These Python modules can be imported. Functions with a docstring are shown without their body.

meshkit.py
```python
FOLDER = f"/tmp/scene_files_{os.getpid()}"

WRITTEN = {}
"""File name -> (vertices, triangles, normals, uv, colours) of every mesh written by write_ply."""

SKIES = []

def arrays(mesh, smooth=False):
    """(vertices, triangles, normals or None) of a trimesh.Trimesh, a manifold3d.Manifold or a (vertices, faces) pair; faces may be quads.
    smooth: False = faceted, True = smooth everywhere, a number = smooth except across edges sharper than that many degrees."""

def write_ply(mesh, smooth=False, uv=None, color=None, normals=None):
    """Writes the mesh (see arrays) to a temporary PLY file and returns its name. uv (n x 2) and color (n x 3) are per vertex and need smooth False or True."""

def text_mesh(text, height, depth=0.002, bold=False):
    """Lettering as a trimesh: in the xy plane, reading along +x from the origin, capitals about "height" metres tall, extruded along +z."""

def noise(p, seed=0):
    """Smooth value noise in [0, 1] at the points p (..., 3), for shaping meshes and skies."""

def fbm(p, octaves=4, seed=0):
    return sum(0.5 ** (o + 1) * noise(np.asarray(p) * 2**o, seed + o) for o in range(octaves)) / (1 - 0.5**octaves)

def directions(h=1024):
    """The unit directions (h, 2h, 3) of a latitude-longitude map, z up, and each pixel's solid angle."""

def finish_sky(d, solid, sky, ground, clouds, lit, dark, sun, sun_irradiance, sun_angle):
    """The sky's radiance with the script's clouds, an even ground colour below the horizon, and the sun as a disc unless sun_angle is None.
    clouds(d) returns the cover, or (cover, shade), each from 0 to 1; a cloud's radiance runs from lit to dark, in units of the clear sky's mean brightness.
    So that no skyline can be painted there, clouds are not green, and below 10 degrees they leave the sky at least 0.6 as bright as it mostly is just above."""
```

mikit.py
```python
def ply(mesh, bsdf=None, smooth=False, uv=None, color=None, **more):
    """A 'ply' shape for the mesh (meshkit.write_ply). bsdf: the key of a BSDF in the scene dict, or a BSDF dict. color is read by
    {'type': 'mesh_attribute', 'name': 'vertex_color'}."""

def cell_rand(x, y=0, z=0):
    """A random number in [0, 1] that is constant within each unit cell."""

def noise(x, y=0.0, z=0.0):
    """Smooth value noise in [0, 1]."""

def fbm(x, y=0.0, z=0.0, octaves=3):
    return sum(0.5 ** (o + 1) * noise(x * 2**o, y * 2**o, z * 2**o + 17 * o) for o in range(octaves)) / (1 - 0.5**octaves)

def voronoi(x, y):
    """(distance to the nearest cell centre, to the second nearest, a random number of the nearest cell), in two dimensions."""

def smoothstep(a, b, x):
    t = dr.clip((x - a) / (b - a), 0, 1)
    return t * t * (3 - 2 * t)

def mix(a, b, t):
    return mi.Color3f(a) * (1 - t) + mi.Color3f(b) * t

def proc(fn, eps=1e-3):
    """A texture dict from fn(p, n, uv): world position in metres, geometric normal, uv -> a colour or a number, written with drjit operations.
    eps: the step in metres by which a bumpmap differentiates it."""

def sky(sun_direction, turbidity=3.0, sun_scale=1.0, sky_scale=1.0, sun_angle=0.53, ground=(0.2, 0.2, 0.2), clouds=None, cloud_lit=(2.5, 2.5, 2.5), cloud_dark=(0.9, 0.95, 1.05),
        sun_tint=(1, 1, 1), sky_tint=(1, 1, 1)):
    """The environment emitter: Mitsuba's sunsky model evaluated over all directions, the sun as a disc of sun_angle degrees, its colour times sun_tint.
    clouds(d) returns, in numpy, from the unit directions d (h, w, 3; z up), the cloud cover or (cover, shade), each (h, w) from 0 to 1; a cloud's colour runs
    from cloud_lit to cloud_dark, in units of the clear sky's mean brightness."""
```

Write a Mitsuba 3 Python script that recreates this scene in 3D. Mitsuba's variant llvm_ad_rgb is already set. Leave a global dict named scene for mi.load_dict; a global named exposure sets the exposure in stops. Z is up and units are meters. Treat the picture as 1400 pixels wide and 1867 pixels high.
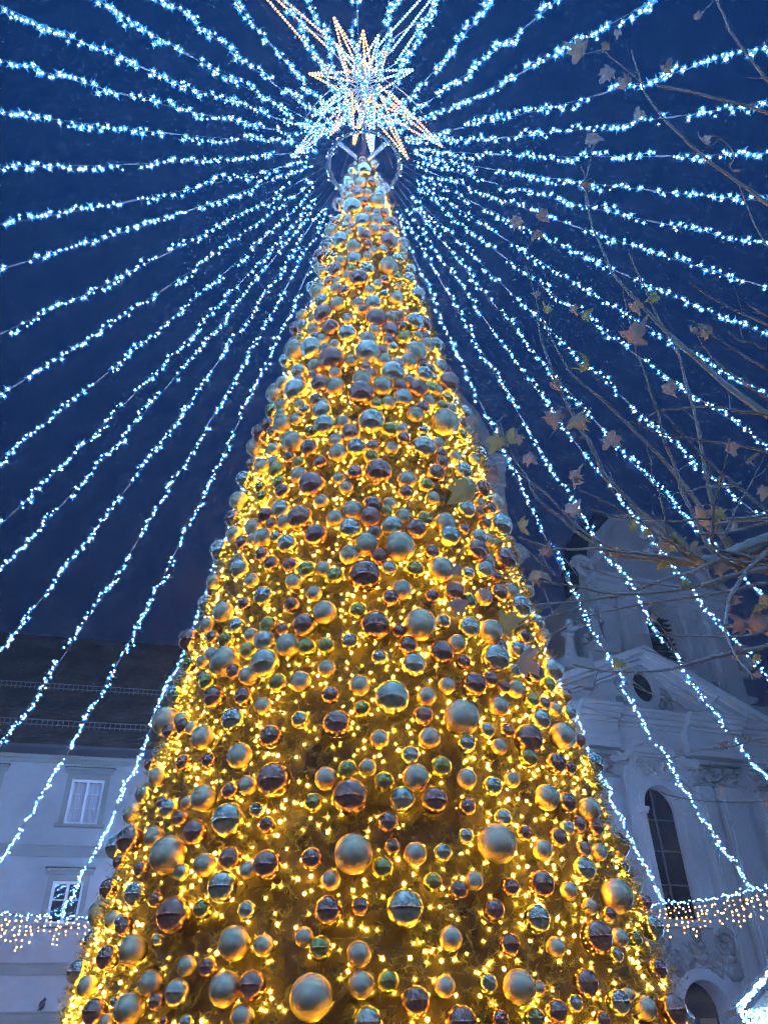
import math, random
import numpy as np, trimesh, shapely.geometry as sg, shapely.affinity as sa
import mitsuba as mi, drjit as dr
import mikit, meshkit

T = mi.ScalarTransform4f
scene, labels = {}, {}

# ------------------------------------------------------------------ camera, sky, exposure
PITCH, ROLL, EYE = math.radians(35.0), math.radians(-1.25), np.array([0, 0, 1.6])
_f = np.array([0, math.cos(PITCH), math.sin(PITCH)])
_u0 = np.array([0, -math.sin(PITCH), math.cos(PITCH)])
_u = -math.sin(ROLL) * np.array([1.0, 0, 0]) + math.cos(ROLL) * _u0
scene['camera'] = {'type': 'perspective', 'fov': 2 * math.degrees(math.atan(0.5)), 'fov_axis': 'x',
                   'to_world': T().look_at(origin=EYE.tolist(), target=(EYE + _f).tolist(), up=_u.tolist()),
                   'near_clip': 0.05, 'far_clip': 2000.0}


def night(d):
    # even blue city night sky, a little darker towards the rooftops
    z = np.clip(d[..., 2], 0, 1)
    n = meshkit.fbm(d * 2.2 + 3.1, 3, 5)
    return np.ones_like(z), np.clip(1.0 - np.clip((z - 0.22) / 0.68, 0, 1) ** 1.1 + 0.16 * (n - 0.5), 0, 1)


scene['sky'] = mikit.sky((0.2, -0.6, 0.5), turbidity=3, sun_scale=0.0, sky_scale=0.5 / 2 ** 3.5, ground=(0.02, 0.02, 0.025), clouds=night,
                         cloud_lit=(0.11, 0.78, 3.45), cloud_dark=(0.20, 0.27, 0.85))
scene['sky']['sampling_weight'] = 14.0
exposure = 3.5
UNIT = 2.0 ** -exposure      # every light below is given relative to the picture's white


# ------------------------------------------------------------------ helpers
def add(key, mesh, bsdf, smooth=False, **kw):
    k, i = key, 0
    while k in scene:
        i += 1
        k = f'{key}_{i:03d}'
    scene[k] = mikit.ply(mesh, bsdf, smooth=smooth, **kw)
    return k


def key_for(name):
    k, i = name, 0
    while k in labels:
        i += 1
        k = f'{name}_{i:03d}'
    return k


def tag(key, label=None, cat=None, group=None, kind=None):
    d = labels.setdefault(key, {})
    for a, b in (('label', label), ('category', cat), ('group', group), ('kind', kind)):
        if b:
            d[a] = b
    return key


def lamp(rgb, w=1.0):
    return {'type': 'area', 'radiance': {'type': 'rgb', 'value': [c * UNIT for c in rgb]}, 'sampling_weight': float(w)}


def cat(ms):
    return trimesh.util.concatenate(ms)


def bx(x0, x1, y0, y1, z0, z1):
    m = trimesh.creation.box((x1 - x0, y1 - y0, z1 - z0))
    m.apply_translation(((x0 + x1) / 2, (y0 + y1) / 2, (z0 + z1) / 2))
    return m


def tube(points, radii, sides=6):
    p = np.asarray(points, float)
    r = np.broadcast_to(np.asarray(radii, float), (len(p),))
    t = np.gradient(p, axis=0)
    t /= np.linalg.norm(t, axis=1, keepdims=True) + 1e-12
    a = np.cross(t, np.where(np.abs(t[:, 2:]) < 0.9, [0, 0, 1.0], [1.0, 0, 0]))
    a /= np.linalg.norm(a, axis=1, keepdims=True) + 1e-12
    b, g = np.cross(t, a), np.arange(sides) * 2 * np.pi / sides
    v = p[:, None] + r[:, None, None] * (np.cos(g)[None, :, None] * a[:, None] + np.sin(g)[None, :, None] * b[:, None])
    i, j = np.meshgrid(np.arange(len(p) - 1), np.arange(sides), indexing='ij')
    q = np.stack([i * sides + j, i * sides + (j + 1) % sides, (i + 1) * sides + (j + 1) % sides, (i + 1) * sides + j], -1).reshape(-1, 4)
    n = len(p) * sides
    caps = [[n, (k + 1) % sides, k] for k in range(sides)] + [[n + 1, n - sides + k, n - sides + (k + 1) % sides] for k in range(sides)]
    return trimesh.Trimesh(np.vstack([v.reshape(-1, 3), p[:1], p[-1:]]), np.vstack([q[:, [0, 1, 2]], q[:, [0, 2, 3]], caps]), process=False)


def scatter(base_v, base_f, pos, scale, rng, spin=True):
    """One mesh of copies of a small shape at many points, each turned at random."""
    n = len(pos)
    if spin:
        q = rng.normal(size=(n, 4))
        q /= np.linalg.norm(q, axis=1, keepdims=True)
        w, x, y, z = q.T
        R = np.stack([1 - 2 * (y * y + z * z), 2 * (x * y - w * z), 2 * (x * z + w * y), 2 * (x * y + w * z), 1 - 2 * (x * x + z * z), 2 * (y * z - w * x),
                      2 * (x * z - w * y), 2 * (y * z + w * x), 1 - 2 * (x * x + y * y)], -1).reshape(n, 3, 3)
        v = np.einsum('nij,kj->nki', R, base_v)
    else:
        v = np.repeat(base_v[None], n, 0)
    v = v * np.broadcast_to(scale, (n,))[:, None, None] + np.asarray(pos)[:, None]
    f = base_f[None] + (np.arange(n) * len(base_v))[:, None, None]
    return trimesh.Trimesh(v.reshape(-1, 3), f.reshape(-1, 3), process=False)


ICO = trimesh.creation.icosphere(subdivisions=0)
ICO1 = trimesh.creation.icosphere(subdivisions=1)


def glow_spike():
    """Glow of a bulb made into a shape: thin emissive arms added round a bead (unit bead radius)."""
    v, f = [], []
    dirs = [(1, 0, 0), (-1, 0, 0), (0, 1, 0), (0, -1, 0), (0, 0, 1), (0, 0, -1), (.6, .6, .6), (-.6, -.6, .6), (-.6, .6, -.6), (.6, -.6, -.6)]
    for k, d in enumerate(dirs):
        d = np.array(d, float)
        ln = (2.3, 1.9, 2.6, 1.8, 2.4, 1.7)[k] if k < 6 else 1.6
        d /= np.linalg.norm(d)
        a = np.cross(d, [0.3, 0.5, 0.8])
        a /= np.linalg.norm(a)
        b = np.cross(d, a)
        n = len(v)
        for g in range(3):
            v.append(d * 0.6 + 0.55 * (math.cos(g * 2.0944) * a + math.sin(g * 2.0944) * b))
        v.append(d * ln)
        f += [[n, n + 1, n + 3], [n + 1, n + 2, n + 3], [n + 2, n, n + 3]]
    return np.array(v), np.array(f)


GLOW_V, GLOW_F = glow_spike()


class Wall:
    """A facade's frame: u along it, y the depth away from the square (negative towards it), z up."""

    def __init__(self, x, y, az):
        s, c = math.sin(math.radians(az)), math.cos(math.radians(az))
        self.m = np.array([[s, -c, 0, x], [c, s, 0, y], [0, 0, 1, 0], [0, 0, 0, 1.0]])

    def put(self, mesh):
        m = mesh.copy() if isinstance(mesh, trimesh.Trimesh) else cat(mesh)
        m.apply_transform(self.m)
        return m


def plate(poly, y0, y1):
    """A polygon in (u, z) made into a slab between depths y0 and y1."""
    ms = [trimesh.creation.extrude_polygon(g, y1 - y0, engine='earcut') for g in getattr(poly, 'geoms', [poly])]
    m = cat(ms)
    v = m.vertices.copy()
    m.vertices = np.stack([v[:, 0], y1 - v[:, 2], v[:, 1]], 1)
    return m


def mould(u0, u1, prof):
    """A moulding: the profile (y, z) drawn along u."""
    p = sg.Polygon(prof)
    m = trimesh.creation.extrude_polygon(p, u1 - u0, engine='earcut')
    v = m.vertices.copy()
    m.vertices = np.stack([u0 + v[:, 2], v[:, 0], v[:, 1]], 1)
    return m


def steps(z0, out):
    """Profile of a stepped cornice: list of (projection, height) from below, standing on the wall face y = 0."""
    pts, z = [(0.0, z0)], z0
    for p, h in out:
        pts += [(-p, z), (-p - 0.03, z + h * 0.75), (-p - 0.03, z + h)]
        z += h
    return pts + [(0.0, z)]


def arch(u0, u1, z0, zs, n=18):
    """Round-headed outline from sill z0, springing zs."""
    r, c = (u1 - u0) / 2, (u0 + u1) / 2
    return sg.Polygon([(u0, z0), (u1, z0)] + [(c + r * math.cos(t), zs + r * math.sin(t)) for t in np.linspace(0, math.pi, n)])


# ------------------------------------------------------------------ materials
def principled(base, rough=0.6, **kw):
    return {'type': 'twosided', 'bsdf': {'type': 'principled', 'base_color': base if isinstance(base, dict) else {'type': 'rgb', 'value': list(base)}, 'roughness': rough, **kw}}


def mottled(a, b, s=1.2, fine=9.0):
    def fn(p, n, uv):
        t = mikit.fbm(p.x * s, p.y * s, p.z * s * 0.6, 4)
        g = mikit.fbm(p.x * fine, p.y * fine, p.z * fine, 2)
        return mikit.mix(a, b, dr.clip(mikit.smoothstep(0.32, 0.68, t) * 0.75 + (g - 0.5) * 0.5, 0, 1))
    return mikit.proc(fn)


def bumped(inner, fn, scale):
    return {'type': 'twosided', 'bsdf': {'type': 'bumpmap', 'arbitrary': mikit.proc(fn), 'scale': scale, 'bsdf': inner['bsdf']}}


def metal(rgb, alpha=None):
    d = {'type': 'conductor' if alpha is None else 'roughconductor', 'material': 'none', 'specular_reflectance': {'type': 'rgb', 'value': list(rgb)}}
    if alpha is not None:
        d['alpha'] = alpha
    return {'type': 'twosided', 'bsdf': d}


BS = {
    'joint_grey': principled((0.22, 0.25, 0.30), 0.5),
    'old_zinc': principled((0.16, 0.16, 0.17), 0.6),
    'lit_stone': principled(mottled((0.48, 0.475, 0.47), (0.57, 0.56, 0.55), 0.6, 7.0), 0.9),  # paler than the other stone: light on the raking cornices put into the colour
    'black': {'type': 'diffuse', 'reflectance': {'type': 'rgb', 'value': [0.02, 0.02, 0.02]}},
    'satin_gold': metal((0.76, 0.57, 0.34), 0.30),
    'silver_mirror': metal((0.92, 0.82, 0.60)),
    'rose_mirror': metal((0.72, 0.38, 0.29)),
    'gold_mirror': metal((0.82, 0.66, 0.22)),
    'needle': principled(mottled((0.075, 0.085, 0.022), (0.16, 0.14, 0.035), 2.0, 14.0), 0.6),
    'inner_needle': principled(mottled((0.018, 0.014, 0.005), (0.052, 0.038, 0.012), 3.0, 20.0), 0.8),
    'bark': principled(mottled((0.42, 0.32, 0.25), (0.55, 0.45, 0.375), 3.0, 12.0), 0.75),
    'plane_bark': principled(mottled((0.34, 0.36, 0.32), (0.48, 0.49, 0.44), 5.0, 30.0), 0.7),
    'cable': principled((0.09, 0.11, 0.14), 0.6),
    'dark_cable': principled((0.02, 0.035, 0.02), 0.5),
    'steel': principled((0.62, 0.64, 0.68), 0.35, metallic=0.7),
    'white_paint': principled((0.72, 0.74, 0.76), 0.45),
    'render_wall': principled(mottled((0.33, 0.33, 0.33), (0.43, 0.43, 0.425), 0.45, 5.0), 0.85),
    'trim': principled(mottled((0.25, 0.255, 0.235), (0.31, 0.31, 0.29), 0.8, 8.0), 0.8),
    'dark_trim': principled((0.07, 0.07, 0.08), 0.6),
    'curtain': principled((0.62, 0.64, 0.68), 0.9),
    'room': principled((0.05, 0.05, 0.06), 0.9),
    'pane': {'type': 'thindielectric', 'int_ior': 1.5},
    'stone': principled(mottled((0.33, 0.325, 0.32), (0.44, 0.43, 0.42), 0.55, 6.0), 0.9),
    'light_stone': principled(mottled((0.38, 0.375, 0.37), (0.48, 0.47, 0.46), 0.6, 7.0), 0.9),
    'dark_stone': principled(mottled((0.20, 0.20, 0.19), (0.32, 0.31, 0.29), 1.6, 9.0), 0.9),
    'copper': principled(mottled((0.045, 0.075, 0.085), (0.07, 0.10, 0.11), 0.8, 5.0), 0.7),
    'dark_void': principled((0.012, 0.012, 0.015), 0.9),
    'dark_glass': principled((0.012, 0.014, 0.02), 0.12),
    'leading': principled((0.10, 0.10, 0.11), 0.6),
    'cobble': principled(mottled((0.055, 0.040, 0.028), (0.090, 0.066, 0.046), 1.0, 6.0), 0.6),  # warm light of the stalls put into the brown of the paving
    'wood': principled(mottled((0.10, 0.06, 0.035), (0.17, 0.10, 0.06), 2.0, 20.0), 0.7),
    'dry_leaf': {'type': 'principledthin', 'base_color': mottled((0.38, 0.27, 0.19), (0.50, 0.37, 0.27), 5.0, 11.0), 'roughness': 0.7, 'diff_trans': 1.1},
    'grey_leaf': {'type': 'principledthin', 'base_color': mottled((0.38, 0.31, 0.27), (0.50, 0.42, 0.37), 5.0, 11.0), 'roughness': 0.7, 'diff_trans': 1.1},
    'red_leaf': {'type': 'principledthin', 'base_color': mottled((0.36, 0.24, 0.20), (0.46, 0.32, 0.27), 5.0, 11.0), 'roughness': 0.7, 'diff_trans': 1.1},
    'green_leaf': {'type': 'principledthin', 'base_color': mottled((0.34, 0.31, 0.13), (0.44, 0.37, 0.18), 5.0, 11.0), 'roughness': 0.7, 'diff_trans': 1.1},
    'feather': principled((0.05, 0.05, 0.06), 0.7),
}


def tiles_fn(p, n, uv):
    return mi.Float(dr.abs(dr.sin(p.z * 16.0))) * 0.6 + mi.Float(dr.abs(dr.sin((p.x * 0.97 + p.y * 0.24) * 15.0))) * 0.4


BS['roof_tile'] = bumped(principled(mottled((0.055, 0.04, 0.038), (0.09, 0.066, 0.062), 1.2, 9.0), 0.85), tiles_fn, 0.03)
scene.update(BS)

# ------------------------------------------------------------------ ground
g = trimesh.creation.box((250, 250, 0.3))
g.apply_translation((0, 60, -0.15))
tag(add('ground', g, 'cobble'), 'dark stone paving of the square', kind='structure')

# ------------------------------------------------------------------ left building
LB = Wall(-11.5, 33.0, 77.0)
tag('town_house', 'pale rendered town house with dark tiled roof behind the left light garland', 'building')
U0, U1, WZ = -16.0, 14.0, 12.2
win_u = [-13.77, -9.57, -5.37, -1.17, 3.03, 7.23, 11.43]
holes = []
for c in win_u:
    holes += [sg.box(c - 0.66, 9.33, c + 0.66, 11.12), sg.box(c - 0.58, 5.72, c + 0.58, 7.22), sg.box(c - 0.60, 0.3, c + 0.60, 2.2)]
add('town_house__wall', LB.put(plate(sg.box(U0, 0, U1, WZ).difference(sg.MultiPolygon(holes)), 0, 0.45)), 'render_wall')
add('town_house__interior', LB.put(bx(U0, U1, 1.4, 9.0, 0, WZ)), 'room')
add('town_house__side_wall', LB.put([bx(U0, U0 + .3, .45, 16, 0, WZ), bx(U1 - .3, U1, .45, 16, 0, WZ)]), 'render_wall')
add('town_house__cornice', LB.put(mould(U0, U1, steps(11.72, [(0.05, .16), (0.14, .14), (0.26, .16)]))), 'trim')
for z0, z1, p in ((8.07, 8.5, .07), (4.05, 4.45, .08), (2.62, 2.93, .13)):
    add('town_house__string_course', LB.put(mould(U0, U1, steps(z0, [(p * .6, (z1 - z0) * .75), (p, (z1 - z0) * .25)]))), 'trim')
add('town_house__gutter', LB.put(mould(U0, U1, [(-0.62, 12.18), (-0.3, 12.02), (0.0, 12.02), (0.0, 12.3), (-0.62, 12.32)])), 'dark_trim')
# roof: slope away from the square, laid in courses so that the eaves and ridge read
n = 46
prof = [(-0.60, 12.30)]
for k in range(n):
    a = -0.60 + (k + 1) * 9.4 / n
    z = 12.30 + (k + 1) * 9.4 / n * 0.98
    prof += [(a, z - 0.035), (a, z)]
prof += [(9.0, 12.3)]
rf = add('town_house__roof', LB.put(mould(U0 - .3, U1 + .3, prof)), 'roof_tile')
for d in (0.55, 3.4):     # snow guards: two rails on brackets
    zz = 12.3 + (d + 0.6) * .98
    ms = [tube([(U0, d, zz + h), (U1, d, zz + h)], 0.022, 5) for h in (.10, .32)]
    for u in np.arange(U0, U1, 0.22):
        ms.append(bx(u, u + .03, d - .012, d + .012, zz, zz + .33))
    add('town_house__roof__snow_guard', LB.put(ms), 'old_zinc')


def house_window(c, z0, z1, hw, kind):
    k = add('town_house__window', LB.put(plate(sg.box(c - hw, z0, c + hw, z1).difference(sg.MultiPolygon(
        [sg.box(c - hw + .10, z0 + .10, c - .05, z1 - .10), sg.box(c + .05, z0 + .10, c + hw - .10, z1 - .10)])), 0.10, 0.19)), 'white_paint')
    bars = []
    for s in (-1, 1):
        a, b = sorted((c + s * .05, c + s * (hw - .10)))
        for q in ((.36, .68) if kind == 'upper' else (.56,)):
            zz = z0 + (z1 - z0) * q
            bars.append(bx(a, b, .12, .16, zz - .018, zz + .018))
        add(k + '__pane', LB.put(bx(a, b, .138, .142, z0 + .10, z1 - .10)), 'pane')
    add(k + '__glazing_bar', LB.put(bars), 'white_paint')
    if kind == 'upper':
        cv = np.linspace(c - hw + .08, c + hw - .08, 41)
        m = []
        pts = [(u, .32 + .03 * math.sin(u * 40)) for u in cv]
        v = [(u, y, z) for u, y in pts for z in (z0 + .08, z1 - .08)]
        f = [t for i in range(40) for t in ([2 * i, 2 * i + 2, 2 * i + 1], [2 * i + 1, 2 * i + 2, 2 * i + 3])]
        add(k + '__curtain', LB.put(trimesh.Trimesh(v, f, process=False)), 'curtain')
    # architrave, hood and sill
    fr = sg.box(c - hw - .19, z0 - .05, c + hw + .19, z1 + .2).difference(sg.box(c - hw, z0, c + hw, z1))
    add(k + '__surround', LB.put(plate(fr, -0.05, 0.003)), 'trim')
    add(k + '__hood', LB.put(mould(c - hw - .30, c + hw + .30, steps(z1 + .22, [(0.07, .11), (0.17, .09)]))), 'trim')
    add(k + '__hood_flashing', LB.put(mould(c - hw - .34, c + hw + .34, [(-.23, z1 + .42), (0, z1 + .42), (0, z1 + .50), (-.23, z1 + .445)])), 'dark_trim')
    add(k + '__sill', LB.put(mould(c - hw - .30, c + hw + .30, [(-.18, z0 - .12), (0, z0 - .15), (0, z0 + .005), (-.20, z0 - .03)])), 'trim')
    return k


for i, c in enumerate(win_u):
    house_window(c, 9.33, 11.12, .66, 'upper')
    k = house_window(c, 5.72, 7.22, .58, 'lower')

# a pigeon on the ledge
pg = trimesh.creation.icosphere(subdivisions=3)
v = pg.vertices.copy()
v = np.stack([v[:, 0] * .10, v[:, 1] * .085, v[:, 2] * .15], 1)
v[:, 0] += -.25 * np.clip(-v[:, 2], 0, 1) * .5
hd = trimesh.creation.icosphere(subdivisions=2)
hd.apply_transform(np.diag([.05, .05, .055, 1]))
hd.apply_translation((.05, 0, .17))
bk = trimesh.creation.cone(.014, .05, sections=8)
bk.apply_transform(trimesh.transformations.rotation_matrix(math.pi / 2, (0, 1, 0)))
bk.apply_translation((.09, 0, .165))
tl = bx(-.13, -.02, -.03, .03, -.155, -.125)
lg = cat([bx(-.02, -.01, -.035, -.025, -.19, -.12), bx(-.02, -.01, .025, .035, -.19, -.12)])
pm = trimesh.Trimesh(v, pg.faces)
for nm, m in (('pigeon__body', pm), ('pigeon__head', cat([hd, bk])), ('pigeon__tail', tl), ('pigeon__legs', lg)):
    m = m.copy()
    m.apply_translation((-1.23, -0.08, 2.93 + .19))
    add(nm, LB.put(m), 'feather', smooth=50)
tag('pigeon', 'small dark bird perched on the lowest ledge of the pale house', 'bird')

# ------------------------------------------------------------------ church
CH = Wall(11.0, 36.5, 70.0)
tag('church', 'grey stone baroque church with arched window, pediment and towers behind the right garland', 'church')
c0 = 1.6
wall = sg.box(-7.0, 0, 10.6, 15.0).difference(sg.MultiPolygon([arch(c0 - 1.05, c0 + 1.05, 5.9, 10.5), arch(c0 - 1.15, c0 + 1.15, 0.0, 2.55)]))
add('church__wall', CH.put([plate(wall, 0, 0.9), bx(-7.0, 10.6, 0.9, 1.0, 0, 5), bx(-7.0, 10.6, .9, 8, 14.6, 15.0), bx(10.2, 10.6, .9, 9, 0, 15), bx(-7, -6.6, .9, 9, 0, 15)]), 'stone')
# tall arched window: glass, bars, moulded surround with ears and a swan-neck hood
k = add('church__window', CH.put(plate(arch(c0 - 1.30, c0 + 1.30, 5.6, 10.5).difference(arch(c0 - 1.0, c0 + 1.0, 5.9, 10.5)), -0.16, 0.4)), 'light_stone')
add(k + '__pane', CH.put(plate(arch(c0 - 1.05, c0 + 1.05, 5.9, 10.5), .62, .66)), 'dark_glass')
add(k + '__glazing_bar', CH.put([bx(c0 - .035, c0 + .035, .54, .60, 5.9, 11.5)]), 'leading')
for z in (7.35, 8.75, 10.1):
    add(k + '__glazing_bar', CH.put([bx(c0 - 1.0, c0 + 1.0, .55, .595, z - .03, z + .03)]), 'leading')
for s in (-1, 1):
    add(k + '__capital', CH.put([bx(c0 + s * 1.16 - .22, c0 + s * 1.16 + .22, -.24, .1, 10.18, 10.30), bx(c0 + s * 1.16 - .27, c0 + s * 1.16 + .27, -.29, .1, 10.302, 10.46)]), 'light_stone')
outer = sg.Polygon([(c0 - 1.75, 5.3), (c0 + 1.75, 5.3), (c0 + 1.75, 11.9), (c0 + 1.5, 12.4)] + [(c0 + 1.4 * math.cos(t), 12.35 + 1.0 * math.sin(t)) for t in np.linspace(0.2, math.pi - .2, 14)] + [(c0 - 1.5, 12.4), (c0 - 1.75, 11.9)])
add(k + '__surround', CH.put(plate(outer.difference(arch(c0 - 1.30, c0 + 1.30, 5.3, 10.5)), -0.09, 0.002)), 'light_stone')
hood = []
for s in (-1, 1):
    pts = [(c0 + s * 2.15, 12.55), (c0 + s * 1.75, 12.62), (c0 + s * 1.42, 12.85), (c0 + s * 1.2, 13.25), (c0 + s * .8, 13.46), (c0, 13.52)]
    line = sg.LineString(pts).buffer(.15, cap_style='flat')
    hood.append(plate(line, -.42, .0))
    sc = trimesh.creation.cylinder(.24, .46, sections=20)
    sc.apply_transform(trimesh.transformations.rotation_matrix(math.pi / 2, (1, 0, 0)))
    sc.apply_translation((c0 + s * 2.2, -.22, 12.62))
    hood.append(sc)
add(k + '__hood', CH.put(hood), 'light_stone', smooth=35)


def lumps(cx, cz, w, h, n, seed, depth=.22, r=(.10, .26)):
    """Carved foliage and scrolls: overlapping bosses and curls with rough faces."""
    rng = np.random.default_rng(seed)
    out = []
    for i in range(n):
        s = trimesh.creation.icosphere(subdivisions=2)
        q = rng.uniform(*r)
        v = s.vertices * [q * rng.uniform(.7, 1.5), depth * rng.uniform(.6, 1.1), q * rng.uniform(.7, 1.4)]
        v *= 1 + .5 * (meshkit.noise(s.vertices * 3 + i * 7.7, 3)[:, None] - .5)
        s.vertices = v + [cx + rng.uniform(-w, w), 0, cz + rng.uniform(-h, h)]
        out.append(s)
    return cat(out)


def curl(cx, cz, r, s, turns=1.4, t=.10):
    a = np.linspace(0, turns * 2 * math.pi, 30)
    q = r * (1 - a / a[-1] * .8)
    return tube(np.stack([cx + s * q * np.cos(a), -.12 + 0 * a, cz + q * np.sin(a)], 1), t, 7)


add(k + '__cartouche', CH.put([lumps(c0, 12.25, .75, .4, 9, 5), curl(c0 - .7, 12.2, .42, -1), curl(c0 + .7, 12.2, .42, 1)]), 'stone', smooth=50)
# pilasters with carved capitals
for a, b, p in ((-6.4, -5.3, .22), (-3.9, -2.9, .22), (-2.2, -0.7, .34), (3.75, 4.55, .30), (4.85, 6.35, .42), (7.35, 8.5, .30), (9.3, 10.3, .30)):
    kk = add('church__pilaster', CH.put([bx(a, b, -p, 0.002, 1.2, 11.6), bx(a - .12, b + .12, -p - .12, 0.004, 0, 1.2), bx(a + .14, b - .14, -p - .05, -p + .01, 1.7, 11.1)]), 'stone')
    cap = lumps((a + b) / 2, 12.1, (b - a) / 2 - .06, .36, 11, int(a * 10) + 200, p + .10, (.10, .2))
    add(kk + '__capital', CH.put([cap, curl(a + .1, 12.35, .22, -1, 1.3, .07), curl(b - .1, 12.35, .22, 1, 1.3, .07), bx(a - .08, b + .08, -p - .08, 0.006, 11.6, 11.72), bx(a - .1, b + .1, -p - .14, 0.006, 12.62, 12.78)]), 'dark_stone', smooth=50)
# entablature, breaking forward over the pilasters
ent = [(0.12, .28), (0.20, .32), (0.16, .55), (0.30, .16), (0.55, .20), (0.78, .22), (0.92, .16)]
for a, b, d in ((-7.0, -2.55, 0), (-2.55, -0.35, .38), (-0.35, 3.5, .06), (3.5, 6.75, .48), (6.75, 10.6, .18)):
    pr = [(y - d, z) if y < 0 else (0.003, z) for y, z in steps(12.98, ent)]
    add('church__cornice', CH.put(mould(a, b, pr)), 'light_stone')
# triangular pediment: raking cornices, tympanum and roundel
apex, pl, prr = (c0 + .4, 18.35), (-6.2, 14.9), (9.4, 14.9)
tri = sg.Polygon([pl, prr, apex])
add('church__tympanum', CH.put(plate(tri, 0.05, .5)), 'light_stone')
rake = []
for e, dd in ((pl, -1), (prr, 1)):
    for off, t, y in ((0, .30, -.95), (.30, .16, -.62), (.50, .22, -.34), (.78, .10, -.2)):
        dx, dz = apex[0] - e[0], apex[1] - e[1]
        ln = math.hypot(dx, dz)
        nx, nz = -dz / ln * (1 if dx > 0 else -1), dx / ln * (1 if dx > 0 else -1)
        q = [(e[0] - nx * off, e[1] - nz * off), (apex[0], apex[1] - off / abs(nz)), (apex[0], apex[1] - (off + t) / abs(nz)), (e[0] - nx * (off + t), e[1] - nz * (off + t))]
        rake.append(plate(sg.Polygon(q).buffer(0), y, 0.2 - off * .01))
add('church__pediment', CH.put(rake), 'lit_stone')
ring = sg.Point(c0 + .35, 16.35).buffer(.95).difference(sg.Point(c0 + .35, 16.35).buffer(.62))
add('church__roundel', CH.put([plate(sa.scale(ring, 1, 1.25), -.22, .06)]), 'stone')
add('church__roundel_glass', CH.put([plate(sa.scale(sg.Point(c0 + .35, 16.35).buffer(.62), 1, 1.25), .02, .045)]), 'dark_void')
for m in (lumps(c0 + .35, 17.35, .35, .3, 8, 44, .25), lumps(c0 - .9, 16.0, .25, .5, 7, 45, .2), lumps(c0 + 1.6, 16.0, .25, .5, 7, 46, .2)):
    add('church__pediment_carving', CH.put(m), 'dark_stone', smooth=50)
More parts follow.
